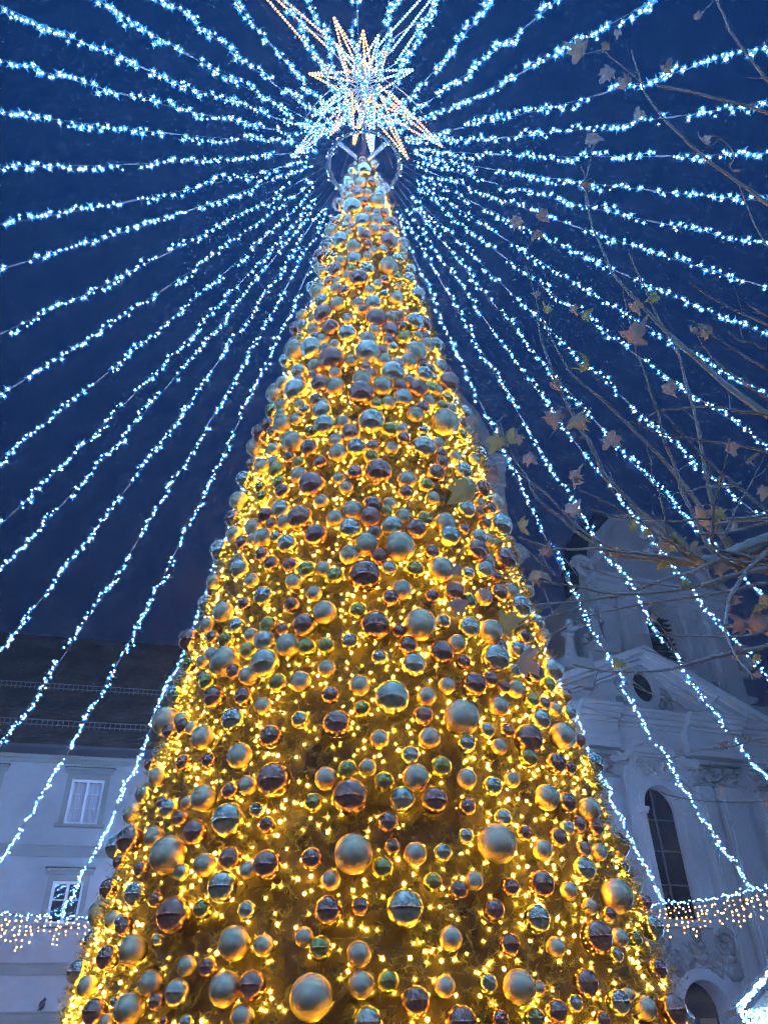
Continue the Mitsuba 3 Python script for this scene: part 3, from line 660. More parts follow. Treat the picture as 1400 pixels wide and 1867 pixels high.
# baubles: kind, angle round the tree in mrad, height in cm, radius in mm
BAUBLES = '''r-1030,307,100 m-1630,345,142 s-759,290,115 r-654,281,72 r-544,264,157 g-457,267,88 s-399,284,137 s-316,263,81 m-1468,301,157 m-871,271,84 s-816,268,68 r-776,262,89 s-1551,273,168 r-808,236,109 m-679,239,132 s-603,246,54 m-331,237,137 m-254,234,89 s-1024,229,114 m-888,214,97 m-466,222,87 r-402,220,82 m-572,211,106 s-473,202,110 r-542,197,72 m-335,203,136 r-267,205,114 m-1555,199,147 r-1577,201,79 r-776,192,115 m-621,192,134 s-713,199,47 m-282,183,97 s-433,181,62 r-506,183,38 m-718,184,68 m-89,284,88 r-90,259,120 r-8,262,79 s105,259,160 g186,281,85 r255,275,87 m304,283,87 r347,259,97 m-150,239,83 g-106,230,98 m-11,225,103 m-5,203,105 m-118,195,172 g59,205,90 r119,191,117 m218,236,99 m192,201,85 s301,203,76 s11,177,120 r219,176,127 r412,279,84 r512,283,125 m619,280,86 m834,281,163 m1493,320,108 s471,253,119 r375,232,94 m515,231,87 m693,268,77 r781,264,72 r666,241,149 m788,243,89 s748,228,71 g889,244,72 s1580,296,97 r1151,287,85 s1078,260,121 m1623,251,88 r976,220,93 m376,200,137 m437,200,60 r581,204,113 r470,183,95 s534,189,71 s682,190,107 m743,196,64 m799,186,102 r612,177,71 g405,178,87 r317,178,74 m1562,215,67 r944,185,142 s1131,180,75 m-640,445,134 s-1609,508,183 r-727,423,89 r-583,416,83 m-437,412,134 r-1243,462,81 m-908,419,102 r-288,380,168 m-386,379,98 s-1021,407,96 m-550,373,134 m-640,374,70 r-452,376,85 s-422,345,163 s-338,353,75 g-154,355,93 m-120,378,112 s-726,372,104 r-796,384,69 r-650,358,85 r-551,339,123 r-295,337,80 m-1368,411,131 m-1546,413,98 r-944,352,146 m-763,345,107 m-632,320,181 s-1208,361,138 r-1028,334,77 r-794,315,77 m-481,306,109 r-396,309,107 r-272,300,131 m-332,297,84 r-145,303,99 s-573,303,79 r-328,429,119 m50,418,97 m220,420,113 s352,418,98 s150,401,95 g-52,386,100 m11,388,87 g62,373,98 r-41,358,170 m161,377,134 g249,390,106 m330,379,103 s419,374,97 s114,355,124 r213,355,128 r318,351,86 r70,334,98 m-28,305,175 r81,312,74 m143,305,106 s300,323,76 s223,307,85 g51,293,97 m483,419,88 g600,412,104 r615,433,159 m845,452,154 r1025,461,98 r741,413,115 r838,414,76 m1664,475,106 s1484,470,170 s1591,489,102 m504,384,85 g1524,445,108 m632,370,132 r736,370,105 m866,369,126 s436,343,86 s699,342,78 r766,349,86 r876,351,94 m386,316,182 r504,330,78 r638,330,95 m554,315,101 r751,323,84 m842,324,89 r1555,371,168 s711,302,117 g1663,353,120 s1042,318,60 s-488,623,128 r-614,623,88 r-334,600,96 m-230,612,98 m-171,580,142 s-1434,725,139 m-753,624,139 m-898,620,111 r-1275,643,164 r-803,593,88 s-623,592,98 g-431,576,109 r-359,567,82 r-256,566,135 g-671,574,105 m-519,569,93 s-431,553,131 g-515,547,101 m-318,541,138 g-237,536,109 g-155,534,103 s-58,538,98 g-28,580,107 m-1598,660,129 m-832,560,86 m-759,563,95 m-623,539,182 r-570,523,92 s-405,521,168 m-484,511,109 m-146,505,99 g-338,494,106 m-245,491,118 r-1539,610,180 g-1010,574,96 r-787,534,83 g-728,523,107 s-1192,553,108 g-1070,536,73 s-1686,592,152 r-642,495,128 r-485,485,106 m-18,481,113 r-124,471,97 m-386,468,100 s-503,457,133 s-229,445,90 r-93,436,144 g-9,453,90 m-1012,496,177 m-862,485,90 r-816,473,95 m-752,466,78 r-953,478,97 r-1528,761,131 r112,599,103 m165,611,127 r304,607,91 r414,618,133 m584,622,113 r695,639,118 g489,609,102 r44,557,171 m227,560,188 r141,552,86 r174,533,109 s338,571,94 s454,567,134 m385,542,111 m567,569,149 r306,526,141 r402,519,90 s57,517,89 s188,507,137 s97,464,183 m226,469,103 m313,485,98 r426,490,137 r512,502,97 r574,496,84 s552,530,169 s713,556,111 m797,564,86 r606,551,99 s830,629,162 r814,584,94 s1642,676,154 m1070,613,104 s1025,628,107 m801,652,123 m1497,742,109 s662,523,87 r790,530,119 s964,548,156 g894,523,97 m637,497,106 g719,489,95 r804,491,81 m522,468,115 m342,445,191 r207,446,104 r1515,571,129 m891,491,88 s728,464,121 r537,440,80 s445,436,87 s1035,498,101 m-1370,1029,177 m-733,924,108 m-522,910,176 r-376,884,135 m-173,860,139 s-54,868,139 m172,870,95 r50,873,101 g39,849,107 r-534,883,94 g-442,861,97 r-285,849,100 m-806,896,131 m-680,888,99 r-1386,994,115 g-613,862,128 m-416,830,129 r-310,800,185 r-60,817,112 m-158,808,91 m-108,788,96 r78,814,185 m245,805,130 r233,780,109 s-1323,949,154 r-1608,986,162 g-758,846,94 g-567,832,108 r-521,809,113 g-701,821,92 m-1069,863,150 s-1642,938,145 m-248,768,101 s-496,771,138 r-352,741,173 r-608,771,121 m-65,742,140 m-157,732,119 r43,753,122 m134,757,94 r30,729,142 g115,743,93 m205,734,113 r-1393,878,150 m-693,759,130 r-553,751,91 m-459,744,109 s-74,709,147 r-251,705,151 s137,713,141 r49,702,107 m9,681,154 m-924,777,124 r-776,743,104 m-676,738,96 m-586,729,130 s-499,723,85 s-408,701,130 m167,677,193 m-73,666,127 r72,662,115 s-1343,808,170 m-1578,831,217 r-566,698,105 r-488,676,103 r-372,664,101 g-277,650,114 m-196,648,101 r-750,704,113 s-707,687,133 g-136,635,112 r2,629,198 s115,645,99 m-603,659,96 m-339,635,106 m-1055,711,110 s380,878,176 m519,903,105 r521,881,94 r514,861,110 m653,888,99 s1591,1036,166 m890,915,98 r443,831,131 s673,859,136 r1695,1016,206 g367,802,105 m393,778,103 m640,818,168 r829,841,137 g322,734,115 r264,713,141 m437,733,146 s446,711,143 s607,774,135 m776,807,91 r887,812,99 s946,837,76 r741,787,83 m986,835,137 s901,777,181 r766,767,94 r571,737,79 s652,727,125 m749,735,91 g822,736,89 r1589,847,133 r607,700,150 r827,707,171 m683,690,104 r335,678,102 g236,645,114 m364,649,160 s631,669,130 s523,656,89 r724,669,88 s1646,781,135 g1555,795,81 m-343,1279,141 m-89,1270,117 s86,1265,155 r-504,1257,186 m-197,1222,104 r111,1209,188 m282,1224,131 s-608,1318,139 r-32,1249,95 m393,1300,142 r398,1242,107 s568,1233,173 r733,1249,145 r-379,1203,151 m-631,1226,125 m-740,1281,86 s-903,1278,130 r-1219,1320,155 m-1220,1362,138 s-180,1169,156 m93,1180,107 r252,1180,149 r407,1210,94 m20,1144,152 r229,1153,108 g377,1169,109 g453,1184,93 s593,1199,94 r698,1207,104 s-553,1156,195 g-893,1242,92 r-559,1196,102 m-461,1178,108 m-310,1148,100 s-413,1148,91 m-857,1194,195 r-1210,1281,111 s19,1102,213 r157,1115,105 s263,1134,90 m475,1127,197 m670,1177,137 s857,1204,135 r-299,1095,214 m-128,1088,107 m-477,1097,130 m171,1088,128 m392,1098,142 r291,1084,115 r-1667,1289,159 s-1209,1225,140 s-663,1105,141 r5,1071,95 m-261,1062,106 r44,1047,112 s223,1050,192 r549,1104,106 r645,1106,90 s521,1073,143 s790,1130,130 m-26,1029,160 r-376,1038,155 r-476,1076,88 r-637,1077,111 m-240,1021,153 m133,1014,159 r277,1022,119 m371,1044,106 r430,1025,154 s649,1083,78 r814,1085,192 s-614,1046,196 m-946,1118,130 m-1494,1182,206 r-29,991,206 g81,972,102 m175,976,115 s286,990,151 g574,1045,109 m655,1049,103 r-393,1000,110 m-327,985,97 m-557,1008,95 m-793,1035,123 s-322,964,153 s-486,987,92 g-980,1053,127 m-758,1005,113 m522,1005,104 r447,981,110 g645,1005,107 g756,1041,105 m371,956,131 m771,1018,97 m-155,930,112 s42,922,198 s-279,926,170 m-683,974,153 m-558,971,102 r-947,1012,132 r-1208,1036,158 r-837,980,94 g-383,921,113 r-94,902,142 g170,910,119 m256,918,98 s419,926,88 m606,956,218 r258,894,103 m-194,890,114 s1575,1136,150 r873,996,103 m934,986,102 g815,960,93 r-1226,1705,120 s-846,1677,85 m-434,1625,126 s-86,1599,161 m227,1605,151 r21,1627,87 r612,1623,142 r-727,1641,71 s-490,1606,91 r-313,1589,90 s-107,1567,81 m180,1563,123 r406,1577,103 m602,1599,81 m-877,1617,175 m-1225,1651,127 r-28,1532,142 m-357,1560,95 s-494,1535,179 s-916,1589,83 m-214,1488,154 r44,1498,99 r416,1517,188 m-872,1558,91 r-1226,1615,112 m127,1474,99 s307,1485,99 m816,1552,145 m767,1522,119 r-1218,1565,176 s-828,1521,89 s-626,1495,79 s-178,1436,145 m32,1446,104 m-426,1448,114 s559,1466,113 m709,1491,98 m338,1409,186 r-474,1415,150 g-211,1405,99 s22,1389,148 r-90,1353,184 m-275,1381,101 m-1221,1523,122 m-841,1457,126 s-675,1444,72 r-576,1388,100 s-440,1377,83 m-792,1413,76 r273,1363,94 g476,1391,96 s695,1403,125 s844,1458,114 r733,1435,82 m160,1340,99 m52,1314,107 m-410,1341,118 r-283,1327,100 m-731,1365,176 s-1221,1456,127 s229,1307,91 s773,1351,159 s841,1387,91 m473,1356,73 r-275,1946,124 m481,1919,125 s-92,1871,185 s-1215,1933,124 s-1215,1885,134 m-209,1799,143 r205,1812,107 m-1218,1916,74 s-1521,1987,69 m493,1809,90 s558,1850,87 s-695,1820,119 r-705,1800,97 m-1216,1825,103 s-610,1761,95 r-252,1747,142 m66,1747,102 s491,1763,131 r895,1812,98 m315,1701,188 r-44,1700,119 s-348,1672,203 r-1223,1775,162 m-957,1754,96 m64,1654,104 r286,1652,97 r510,1665,106'''


def ball_spots():
    p, r = [], []
    for b in BAUBLES.split():
        a, z, q = (int(x) / 1000 for x in b[1:].split(','))
        p.append(on_tree(np.array(a), np.array(z * 10), .6 * q))
        r.append(q)
    return np.array(p), np.array(r)


tag('christmas_tree', 'tall cone-shaped dark green christmas tree', 'christmas tree')
add('christmas_tree__trunk', tube([(CX[0], CX[1], 0), (CX[0], CX[1], 10), (CX[0], CX[1], 19.9)], [.3, .18, .04], 12), 'bark', smooth=60)
# inner mass of shaded branches
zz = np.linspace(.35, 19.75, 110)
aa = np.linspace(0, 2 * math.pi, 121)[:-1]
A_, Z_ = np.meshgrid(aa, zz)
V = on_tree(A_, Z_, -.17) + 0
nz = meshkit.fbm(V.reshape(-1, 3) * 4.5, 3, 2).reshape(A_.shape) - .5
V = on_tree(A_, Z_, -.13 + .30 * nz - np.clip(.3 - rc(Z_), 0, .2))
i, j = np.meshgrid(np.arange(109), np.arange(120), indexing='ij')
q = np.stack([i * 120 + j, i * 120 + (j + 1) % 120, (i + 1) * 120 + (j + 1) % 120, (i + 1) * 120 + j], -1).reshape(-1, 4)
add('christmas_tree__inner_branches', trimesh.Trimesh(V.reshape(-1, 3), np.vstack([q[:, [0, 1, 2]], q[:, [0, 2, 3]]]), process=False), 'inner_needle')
# needle sprays
N = 24000
rg = np.random.default_rng(4)
zc = 19.7 - 19.3 * np.sqrt(rg.uniform(0, 1, N)) * .995
az = rg.uniform(-math.pi, math.pi, N)
base = on_tree(az, zc, rg.uniform(-.26, -.03, N))
outd = np.stack([np.sin(az), -np.cos(az), np.full(N, 0.0)], 1)
tang = np.stack([np.cos(az), np.sin(az), np.zeros(N)], 1)
axis = outd * rg.uniform(.25, 1, (N, 1)) + tang * rg.normal(0, .75, (N, 1)) + np.array([0, 0, 1.0]) * rg.normal(.05, .6, (N, 1))
axis /= np.linalg.norm(axis, axis=1, keepdims=True)
ln = rg.uniform(.12, .25, N)
BP, BR = ball_spots()


def clear_of_balls(pts, k=1.0):
    ok = np.ones(len(pts), bool)
    for p, r in zip(BP, BR):
        ok &= ((pts - p) ** 2).sum(1) > (r * k) ** 2
    return ok


ok = clear_of_balls(base + axis * ln[:, None]) & clear_of_balls(base + axis * ln[:, None] * .5) & clear_of_balls(base)
base, axis, ln = base[ok], axis[ok], ln[ok]
N = len(base)
M = 18
s = np.linspace(.05, 1, M)
side = np.cross(axis, rg.normal(size=(N, 3)))
side /= np.linalg.norm(side, axis=1, keepdims=True)
up2 = np.cross(axis, side)
root = base[:, None] + axis[:, None] * (ln[:, None] * s)[:, :, None]
ga = rg.uniform(0, 6.28, (N, M))
nd = (np.cos(ga)[..., None] * side[:, None] + np.sin(ga)[..., None] * up2[:, None]) + axis[:, None] * rg.uniform(.5, 1.0, (N, M, 1))
nd /= np.linalg.norm(nd, axis=2, keepdims=True)
nl = rg.uniform(.045, .08, (N, M, 1))
wd = np.cross(nd, axis[:, None] + .01)
wd /= np.linalg.norm(wd, axis=2, keepdims=True) + 1e-9
v0, v1, v2 = root - wd * .0055, root + wd * .0055, root + nd * nl
V = np.stack([v0, v1, v2], 2).reshape(-1, 3)
add('christmas_tree__needles', trimesh.Trimesh(V, np.arange(len(V)).reshape(-1, 3), process=False), 'needle')
tag('christmas_tree__needles', kind='stuff')
# fairy lights
tag('fairy_lights', 'warm golden fairy lights scattered all over the christmas tree', 'fairy lights')
NB = 17000
zc = 19.8 - 19.4 * np.sqrt(rg.uniform(0, 1, NB * 2))
az = rg.uniform(-math.pi, math.pi, NB * 2)
dn = meshkit.fbm(np.stack([np.sin(az) * 2.2, np.cos(az) * 2.2, zc * .55], 1), 3, 8)
ok = rg.uniform(0, 1, NB * 2) < np.clip((dn - .27) * 2.3 + .12 * np.clip((zc - 6) / 8, 0, 1) - .28 * np.clip(np.sin(az) - .0, 0, 1) * (zc < 8), .48, 1)
az, zc = az[ok][:NB], zc[ok][:NB]
P = on_tree(az, zc, rg.uniform(-.20, -.01, len(az)))
P = P[clear_of_balls(P, 1.04)]
add('fairy_lights__bulbs', scatter(ICO1.vertices, ICO1.faces, P, .0155 * rg.uniform(.65, 1.25, len(P)), rg), 'black', emitter=lamp((92.0, 47.0, 2.8), 60))
tag('fairy_lights__bulbs', kind='stuff')
add('fairy_lights__glow_spikes', scatter(GLOW_V, GLOW_F, P, .021 * rg.uniform(.7, 1.2, len(P)), rg), 'black', emitter=lamp((1.15, .60, .03), 2))  # yellow halo of the tree bulbs, added as a glowing shape
tag('fairy_lights__glow_spikes', kind='stuff')
t = np.linspace(0, 1, 2600)
zh = .5 + 19.1 * t
add('fairy_lights__cable', tube(on_tree(t * 2 * math.pi * 30, zh + .14 * np.sin(t * 470) + .06 * np.sin(t * 1313), -.16 + .03 * np.sin(t * 900)), .005, 4), 'dark_cable')

# ------------------------------------------------------------------ baubles


def bauble_mesh(sub):
    m = trimesh.creation.icosphere(subdivisions=sub)
    cap = trimesh.creation.cylinder(.10, .10, sections=12)
    cap.apply_translation((0, 0, 1.03))
    a = np.linspace(0, 2 * math.pi, 13)
    loop = tube(np.stack([.05 * np.cos(a), 0 * a, 1.11 + .05 * np.sin(a)], 1), .014, 5)
    return cat([m, cap, loop])


BIG, SMALL = mikit.ply(bauble_mesh(3), 'satin_gold', smooth=40), mikit.ply(bauble_mesh(2), 'satin_gold', smooth=40)
KINDS = {'m': ('satin_bauble', 'satin_gold', 'satin gold'), 's': ('silver_bauble', 'silver_mirror', 'shiny silver'), 'r': ('rose_bauble', 'rose_mirror', 'shiny rose'), 'g': ('green_gold_bauble', 'gold_mirror', 'shiny green-gold')}
rows = []
for b in BAUBLES.split():
    kd, a, z, r = b[0], *(int(x) / 1000 for x in b[1:].split(','))
    rows.append((kd, a, z * 10, r))
brg = np.random.default_rng(21)
pos = [on_tree(np.array(a), np.array(z), .6 * r) for _, a, z, r in rows]
LBL = [
'small shiny rose bauble near the bottom, far left',
'large satin gold bauble near the bottom, far left, medium silver one below right',
'medium shiny silver bauble near the bottom, left, large satin gold one above left',
'very small shiny rose bauble near the bottom, left, medium silver one left',
'large shiny rose bauble near the bottom, left, very small rose one above left',
'very small shiny green-gold bauble near the bottom, left',
'large shiny silver bauble near the bottom, left',
'very small shiny silver bauble near the bottom, centre, large silver one above left',
'large satin gold bauble near the bottom, far left, very small satin gold one right',
'very small satin gold bauble near the bottom, left, very small silver one right',
'very small shiny silver bauble near the bottom, left, small rose one below right',
'small shiny rose bauble near the bottom, left',
'large shiny silver bauble near the bottom, far left, medium rose one below right',
'medium shiny rose bauble near the bottom, left, large silver one above left',
'medium satin gold bauble near the bottom, left, small rose one above',
'very small shiny silver bauble near the bottom, left, medium satin gold one left',
'large satin gold bauble near the bottom, left, small satin gold one right',
'small satin gold bauble near the bottom, centre, large satin gold one left',
'medium shiny silver bauble near the bottom, far left',
'small satin gold bauble near the bottom, left',
'very small satin gold bauble near the bottom, left, very small rose one right',
'very small shiny rose bauble near the bottom, left, very small satin gold one left',
'medium satin gold bauble near the bottom, left, very small rose one below',
'medium shiny silver bauble near the bottom, left, very small rose one left',
'very small shiny rose bauble near the bottom, left, medium satin gold one above',
'large satin gold bauble near the bottom, left, medium rose one right',
'medium shiny rose bauble near the bottom, centre, large satin gold one left',
'large satin gold bauble near the bottom, far left, very small rose one right',
'very small shiny rose bauble near the bottom, far left, large satin gold one left',
'medium shiny rose bauble left, very small gold one below right, rose one left',
'medium satin gold bauble near the bottom, left, very small silver one above left',
'very small shiny silver bauble near the bottom, left, medium satin gold one below right',
'small satin gold bauble near the bottom, centre, large satin gold one above left',
'very small shiny silver bauble near the bottom, left, very small rose one left',
'very small shiny rose bauble near the bottom, left, very small rose one above',
'very small satin gold bauble near the bottom, left, medium rose one above left',
'small satin gold bauble near the bottom, centre, small rose one above left',
'medium shiny rose bauble near the bottom, centre, small satin gold one above',
'very small shiny rose bauble near the bottom, centre, medium rose one left',
'large shiny silver bauble near the bottom, centre',
'very small shiny green-gold bauble near the bottom, centre',
'very small shiny rose bauble near the bottom, centre, very small satin gold one above right',
'very small satin gold bauble near the bottom, centre, very small rose one below left',
'small shiny rose bauble near the bottom, right, very small rose one above right',
'very small satin gold bauble near the bottom, centre, small green-gold one below right',
'small shiny green-gold bauble near the bottom, centre, very small satin gold one above left',
'small satin gold bauble near the bottom, centre, medium satin gold one below',
'medium satin gold bauble near the bottom, centre, small green-gold one right',
'large satin gold bauble near the bottom, centre',
'small shiny green-gold bauble near the bottom, centre, medium satin gold one left',
'medium shiny rose bauble near the bottom, centre, very small satin gold one right',
'small satin gold bauble near the bottom, centre, very small rose one above',
'very small satin gold bauble near the bottom, centre, medium rose one left',
'very small shiny silver bauble near the bottom, centre, large satin gold one right',
'medium shiny silver bauble near the bottom, centre',
'medium shiny rose bauble near the bottom, centre, very small rose one right',
'very small shiny rose bauble near the bottom, right, small rose one below left',
'medium shiny rose bauble near the bottom, right, very small satin gold one right',
'very small satin gold bauble near the bottom, right, very small satin gold one below right',
'large satin gold bauble near the bottom, right, medium satin gold one above right',
'medium satin gold bauble near the bottom, far right',
'medium shiny silver bauble near the bottom, right, very small satin gold one below right',
'small shiny rose bauble near the bottom, right, medium silver one above right',
'very small satin gold bauble near the bottom, right, medium silver one above left',
'very small satin gold bauble near the bottom, right, very small rose one right',
'very small shiny rose bauble near the bottom, right, large satin gold one above',
'large shiny rose bauble near the bottom, right, small satin gold one right',
'small satin gold bauble near the bottom, right, very small green-gold one right',
'very small shiny silver bauble near the bottom, right, small satin gold one above',
'very small shiny green-gold bauble near the bottom, right, small satin gold one left',
'small shiny silver bauble near the bottom, far right',
'very small shiny rose bauble near the bottom, far right',
'medium shiny silver bauble near the bottom, far right',
'small satin gold bauble near the bottom, far right',
'small shiny rose bauble near the bottom, right, very small satin gold one below',
'large satin gold bauble near the bottom, right, very small satin gold one right',
'very small satin gold bauble near the bottom, right, large satin gold one left',
'medium shiny rose bauble near the bottom, right, very small silver one below left',
'small shiny rose bauble near the bottom, right, very small silver one right',
'very small shiny silver bauble near the bottom, right, small rose one left',
'medium shiny silver bauble near the bottom, right, very small satin gold one above right',
'very small satin gold bauble near the bottom, right, medium silver one below left',
'small satin gold bauble near the bottom, right, very small satin gold one above left',
'very small shiny rose bauble near the bottom, right, medium silver one above right',
'very small shiny green-gold bauble near the bottom, right, small rose one right',
'very small shiny rose bauble near the bottom, centre, very small green-gold one right',
'very small satin gold bauble near the bottom, far right',
'large shiny rose bauble near the bottom, right, very small silver one below right',
'very small shiny silver bauble near the bottom, far right, large rose one above left',
'medium satin gold bauble in the lower third, left, very small satin gold one above left',
'huge shiny silver bauble in the lower third, far left',
'small shiny rose bauble in the lower third, left, huge silver one left',
'very small shiny rose bauble left, medium gold one above, rose one left',
'medium satin gold bauble in the lower third, left, small satin gold one below',
'very small shiny rose bauble in the lower third, far left',
'small satin gold bauble in the lower third, left, very small rose one above left',
'large shiny rose bauble in the lower third, centre, small satin gold one left',
'small satin gold bauble in the lower third, left, very small rose one left',
'small shiny silver bauble in the lower third, far left',
'medium satin gold bauble in the lower third, left, very small satin gold one left',
'very small satin gold bauble in the lower third, left, medium satin gold one right',
'very small shiny rose bauble in the lower third, left, small satin gold one right',
'large shiny silver bauble in the lower third, left, very small rose one above',
'very small shiny silver bauble in the lower third, left',
'small shiny green-gold bauble in the lower third, centre, medium satin gold one above right',
'medium satin gold bauble in the lower third, centre, small green-gold one right',
'small shiny silver bauble in the lower third, left, very small rose one above left',
'very small shiny rose bauble in the lower third, left, small silver one below right',
'very small shiny rose bauble in the lower third, left, small silver one above left',
'medium shiny rose bauble near the bottom, left, very small rose one above left',
'very small shiny rose bauble near the bottom, centre, very small silver one above left',
'medium satin gold bauble in the lower third, far left, small satin gold one below right',
'small satin gold bauble near the bottom, far left',
'large shiny rose bauble near the bottom, left, large silver one below left',
'medium satin gold bauble near the bottom, left, small satin gold one above left',
'huge satin gold bauble near the bottom, left',
'large shiny silver bauble near the bottom, far left, large rose one above right',
'very small shiny rose bauble near the bottom, far left, large silver one above',
'very small shiny rose bauble near the bottom, left, large satin gold one below left',
'medium satin gold bauble near the bottom, left, very small silver one left',
'medium shiny rose bauble left, very small gold one below right, gold one left',
'medium shiny rose bauble near the bottom, centre, very small satin gold one left',
'very small satin gold bauble near the bottom, left, medium rose one right',
'small shiny rose bauble near the bottom, centre',
'very small shiny silver bauble near the bottom, left, huge satin gold one above left',
'medium shiny rose bauble in the lower third, centre, small satin gold one above',
'small satin gold bauble in the lower third, centre, very small satin gold one below',
'medium satin gold bauble in the lower third, centre, small rose one above',
'small shiny silver bauble in the lower third, right, very small silver one above right',
'small shiny silver bauble in the lower third, centre, medium satin gold one below',
'small shiny green-gold bauble in the lower third, centre, very small satin gold one right',
'very small satin gold bauble in the lower third, centre',
'small shiny green-gold bauble in the lower third, centre, very small satin gold one above left',
'large shiny rose bauble in the lower third, centre, small green-gold one above',
'medium satin gold bauble in the lower third, centre, small silver one above',
'medium shiny green-gold bauble in the lower third, centre, medium satin gold one left',
'small satin gold bauble in the lower third, centre, small silver one right',
'small shiny silver bauble in the lower third, right, very small satin gold one right',
'medium shiny silver bauble in the lower third, centre',
'medium shiny rose bauble in the lower third, centre, medium satin gold one above left',
'very small shiny rose bauble in the lower third, centre, small satin gold one above',
'small shiny rose bauble in the lower third, centre, very small rose one below',
'huge satin gold bauble near the bottom, centre',
'very small shiny rose bauble near the bottom, centre, small green-gold one below',
'medium satin gold bauble near the bottom, centre, very small rose one left',
'very small shiny silver bauble near the bottom, centre, very small silver one below left',
'very small shiny silver bauble near the bottom, centre, medium satin gold one left',
'small shiny green-gold bauble near the bottom, centre, very small rose one above',
'small satin gold bauble in the lower third, right',
'small shiny green-gold bauble in the lower third, right, large rose one above',
'large shiny rose bauble in the lower third, right, small green-gold one below',
'large satin gold bauble in the lower third, right, small rose one right',
'small shiny rose bauble in the lower third, far right',
'medium shiny rose bauble in the lower third, right, very small rose one right',
'very small shiny rose bauble right, medium gold one right, rose one left',
'medium satin gold bauble in the lower third, far right',
'large shiny silver bauble in the lower third, far right, small silver one above left',
'small shiny silver bauble in the lower third, far right, large silver one below right',
'very small satin gold bauble in the lower third, right, small silver one left',
'medium shiny green-gold bauble in the lower third, far right',
'medium satin gold bauble in the lower third, right, small rose one right',
'small shiny rose bauble in the lower third, right, medium satin gold one left',
'medium satin gold bauble in the lower third, right, small rose one below',
'very small shiny silver bauble in the lower third, right, very small rose one below right',
'very small shiny silver bauble near the bottom, right, very small rose one right',
'very small shiny rose bauble near the bottom, right, very small silver one left',
'small shiny rose bauble near the bottom, right, very small rose one left',
'huge satin gold bauble near the bottom, right',
'very small shiny rose bauble near the bottom, right, small satin gold one below right',
'small shiny rose bauble near the bottom, right, very small silver one above right',
'small satin gold bauble near the bottom, right, small rose one above right',
'very small shiny rose bauble near the bottom, right, small satin gold one right',
'small satin gold bauble near the bottom, right, very small rose one left',
'large shiny rose bauble near the bottom, far right',
'medium shiny silver bauble near the bottom, right, very small rose one above',
'medium shiny green-gold bauble near the bottom, far right',
'very small shiny silver bauble near the bottom, far right, medium green-gold one left',
'medium shiny silver bauble at mid height, left, small satin gold one above left',
'very small shiny rose bauble at mid height, left',
'small shiny rose bauble at mid height, left, medium satin gold one above',
'small satin gold bauble at mid height, centre, large satin gold one below right',
'large satin gold bauble at mid height, centre, small satin gold one above left',
'large shiny silver bauble at mid height, far left, medium rose one above right',
'large satin gold bauble at mid height, left, large silver one above left',
'medium satin gold bauble in the lower third, left, very small rose one below',
'large shiny rose bauble in the lower third, far left',
'very small shiny rose bauble left, medium gold one above, green-gold one right',
'small shiny silver bauble in the lower third, left, small satin gold one below right',
'medium shiny green-gold bauble in the lower third, left, very small rose one right',
'very small shiny rose bauble in the lower third, left, medium green-gold one left',
'large shiny rose bauble in the lower third, centre, very small rose one left',
'medium shiny green-gold bauble in the lower third, left, very small rose one left',
'small satin gold bauble in the lower third, left, medium silver one right',
'medium shiny silver bauble in the lower third, left, small satin gold one left',
'small shiny green-gold bauble in the lower third, left',
'large satin gold bauble in the lower third, centre',
'medium shiny green-gold bauble in the lower third, centre, large satin gold one left',
'small shiny green-gold bauble in the lower third, centre, medium green-gold one left',
'small shiny silver bauble in the lower third, centre, small green-gold one left',
'medium shiny green-gold bauble at mid height, centre, large rose one below right',
'medium satin gold bauble in the lower third, far left, very small satin gold one below',
'very small satin gold bauble in the lower third, left, medium satin gold one above',
'small satin gold bauble in the lower third, left, very small satin gold one below left',
'huge satin gold bauble in the lower third, left',
'small shiny rose bauble in the lower third, left, huge satin gold one above left',
'large shiny silver bauble in the lower third, left, medium satin gold one below left',
'medium satin gold bauble in the lower third, left, small rose one left',
'small satin gold bauble in the lower third, centre, small green-gold one above',
'medium shiny green-gold bauble in the lower third, left, medium satin gold one right',
'medium satin gold bauble in the lower third, centre, medium green-gold one left',
'huge shiny rose bauble in the lower third, far left',
'small shiny green-gold bauble in the lower third, far left',
'very small shiny rose bauble in the lower third, left, medium green-gold one below right',
'medium shiny green-gold bauble in the lower third, left, very small rose one above left',
'medium shiny silver bauble in the lower third, far left',
'very small shiny green-gold bauble in the lower third, far left',
'large shiny silver bauble in the lower third, far left',
'medium shiny rose bauble in the lower third, left, medium green-gold one above',
'medium shiny rose bauble in the lower third, left, medium satin gold one above',
'medium satin gold bauble in the lower third, centre, small green-gold one below',
'small shiny rose bauble centre, small gold one above, rose one below',
'small satin gold bauble in the lower third, left, medium rose one left',
'medium shiny silver bauble in the lower third, left, medium rose one above',
'small shiny silver bauble in the lower third, centre, medium rose one below left',
'large shiny rose bauble in the lower third, centre, small green-gold one above right',
'small shiny green-gold bauble in the lower third, centre, medium satin gold one above',
'huge satin gold bauble in the lower third, far left',
'small satin gold bauble in the lower third, left, small rose one below',
'small shiny rose bauble in the lower third, left, small satin gold one above',
'very small satin gold bauble in the lower third, left, small rose one left',
'small shiny rose bauble in the lower third, left, huge satin gold one above',
'medium shiny rose bauble at mid height, far left, medium satin gold one above',
'small shiny rose bauble at mid height, centre, medium satin gold one above right',
'medium satin gold bauble at mid height, centre, small rose one below left',
'small shiny rose bauble at mid height, centre, medium rose one right',
'medium shiny rose bauble at mid height, right, small green-gold one below right',
'medium satin gold bauble at mid height, right, medium rose one right',
'medium shiny rose bauble at mid height, right, medium satin gold one right',
'small shiny green-gold bauble at mid height, right, medium satin gold one right',
'large shiny rose bauble in the lower third, centre, medium green-gold one above left',
'huge satin gold bauble in the lower third, centre',
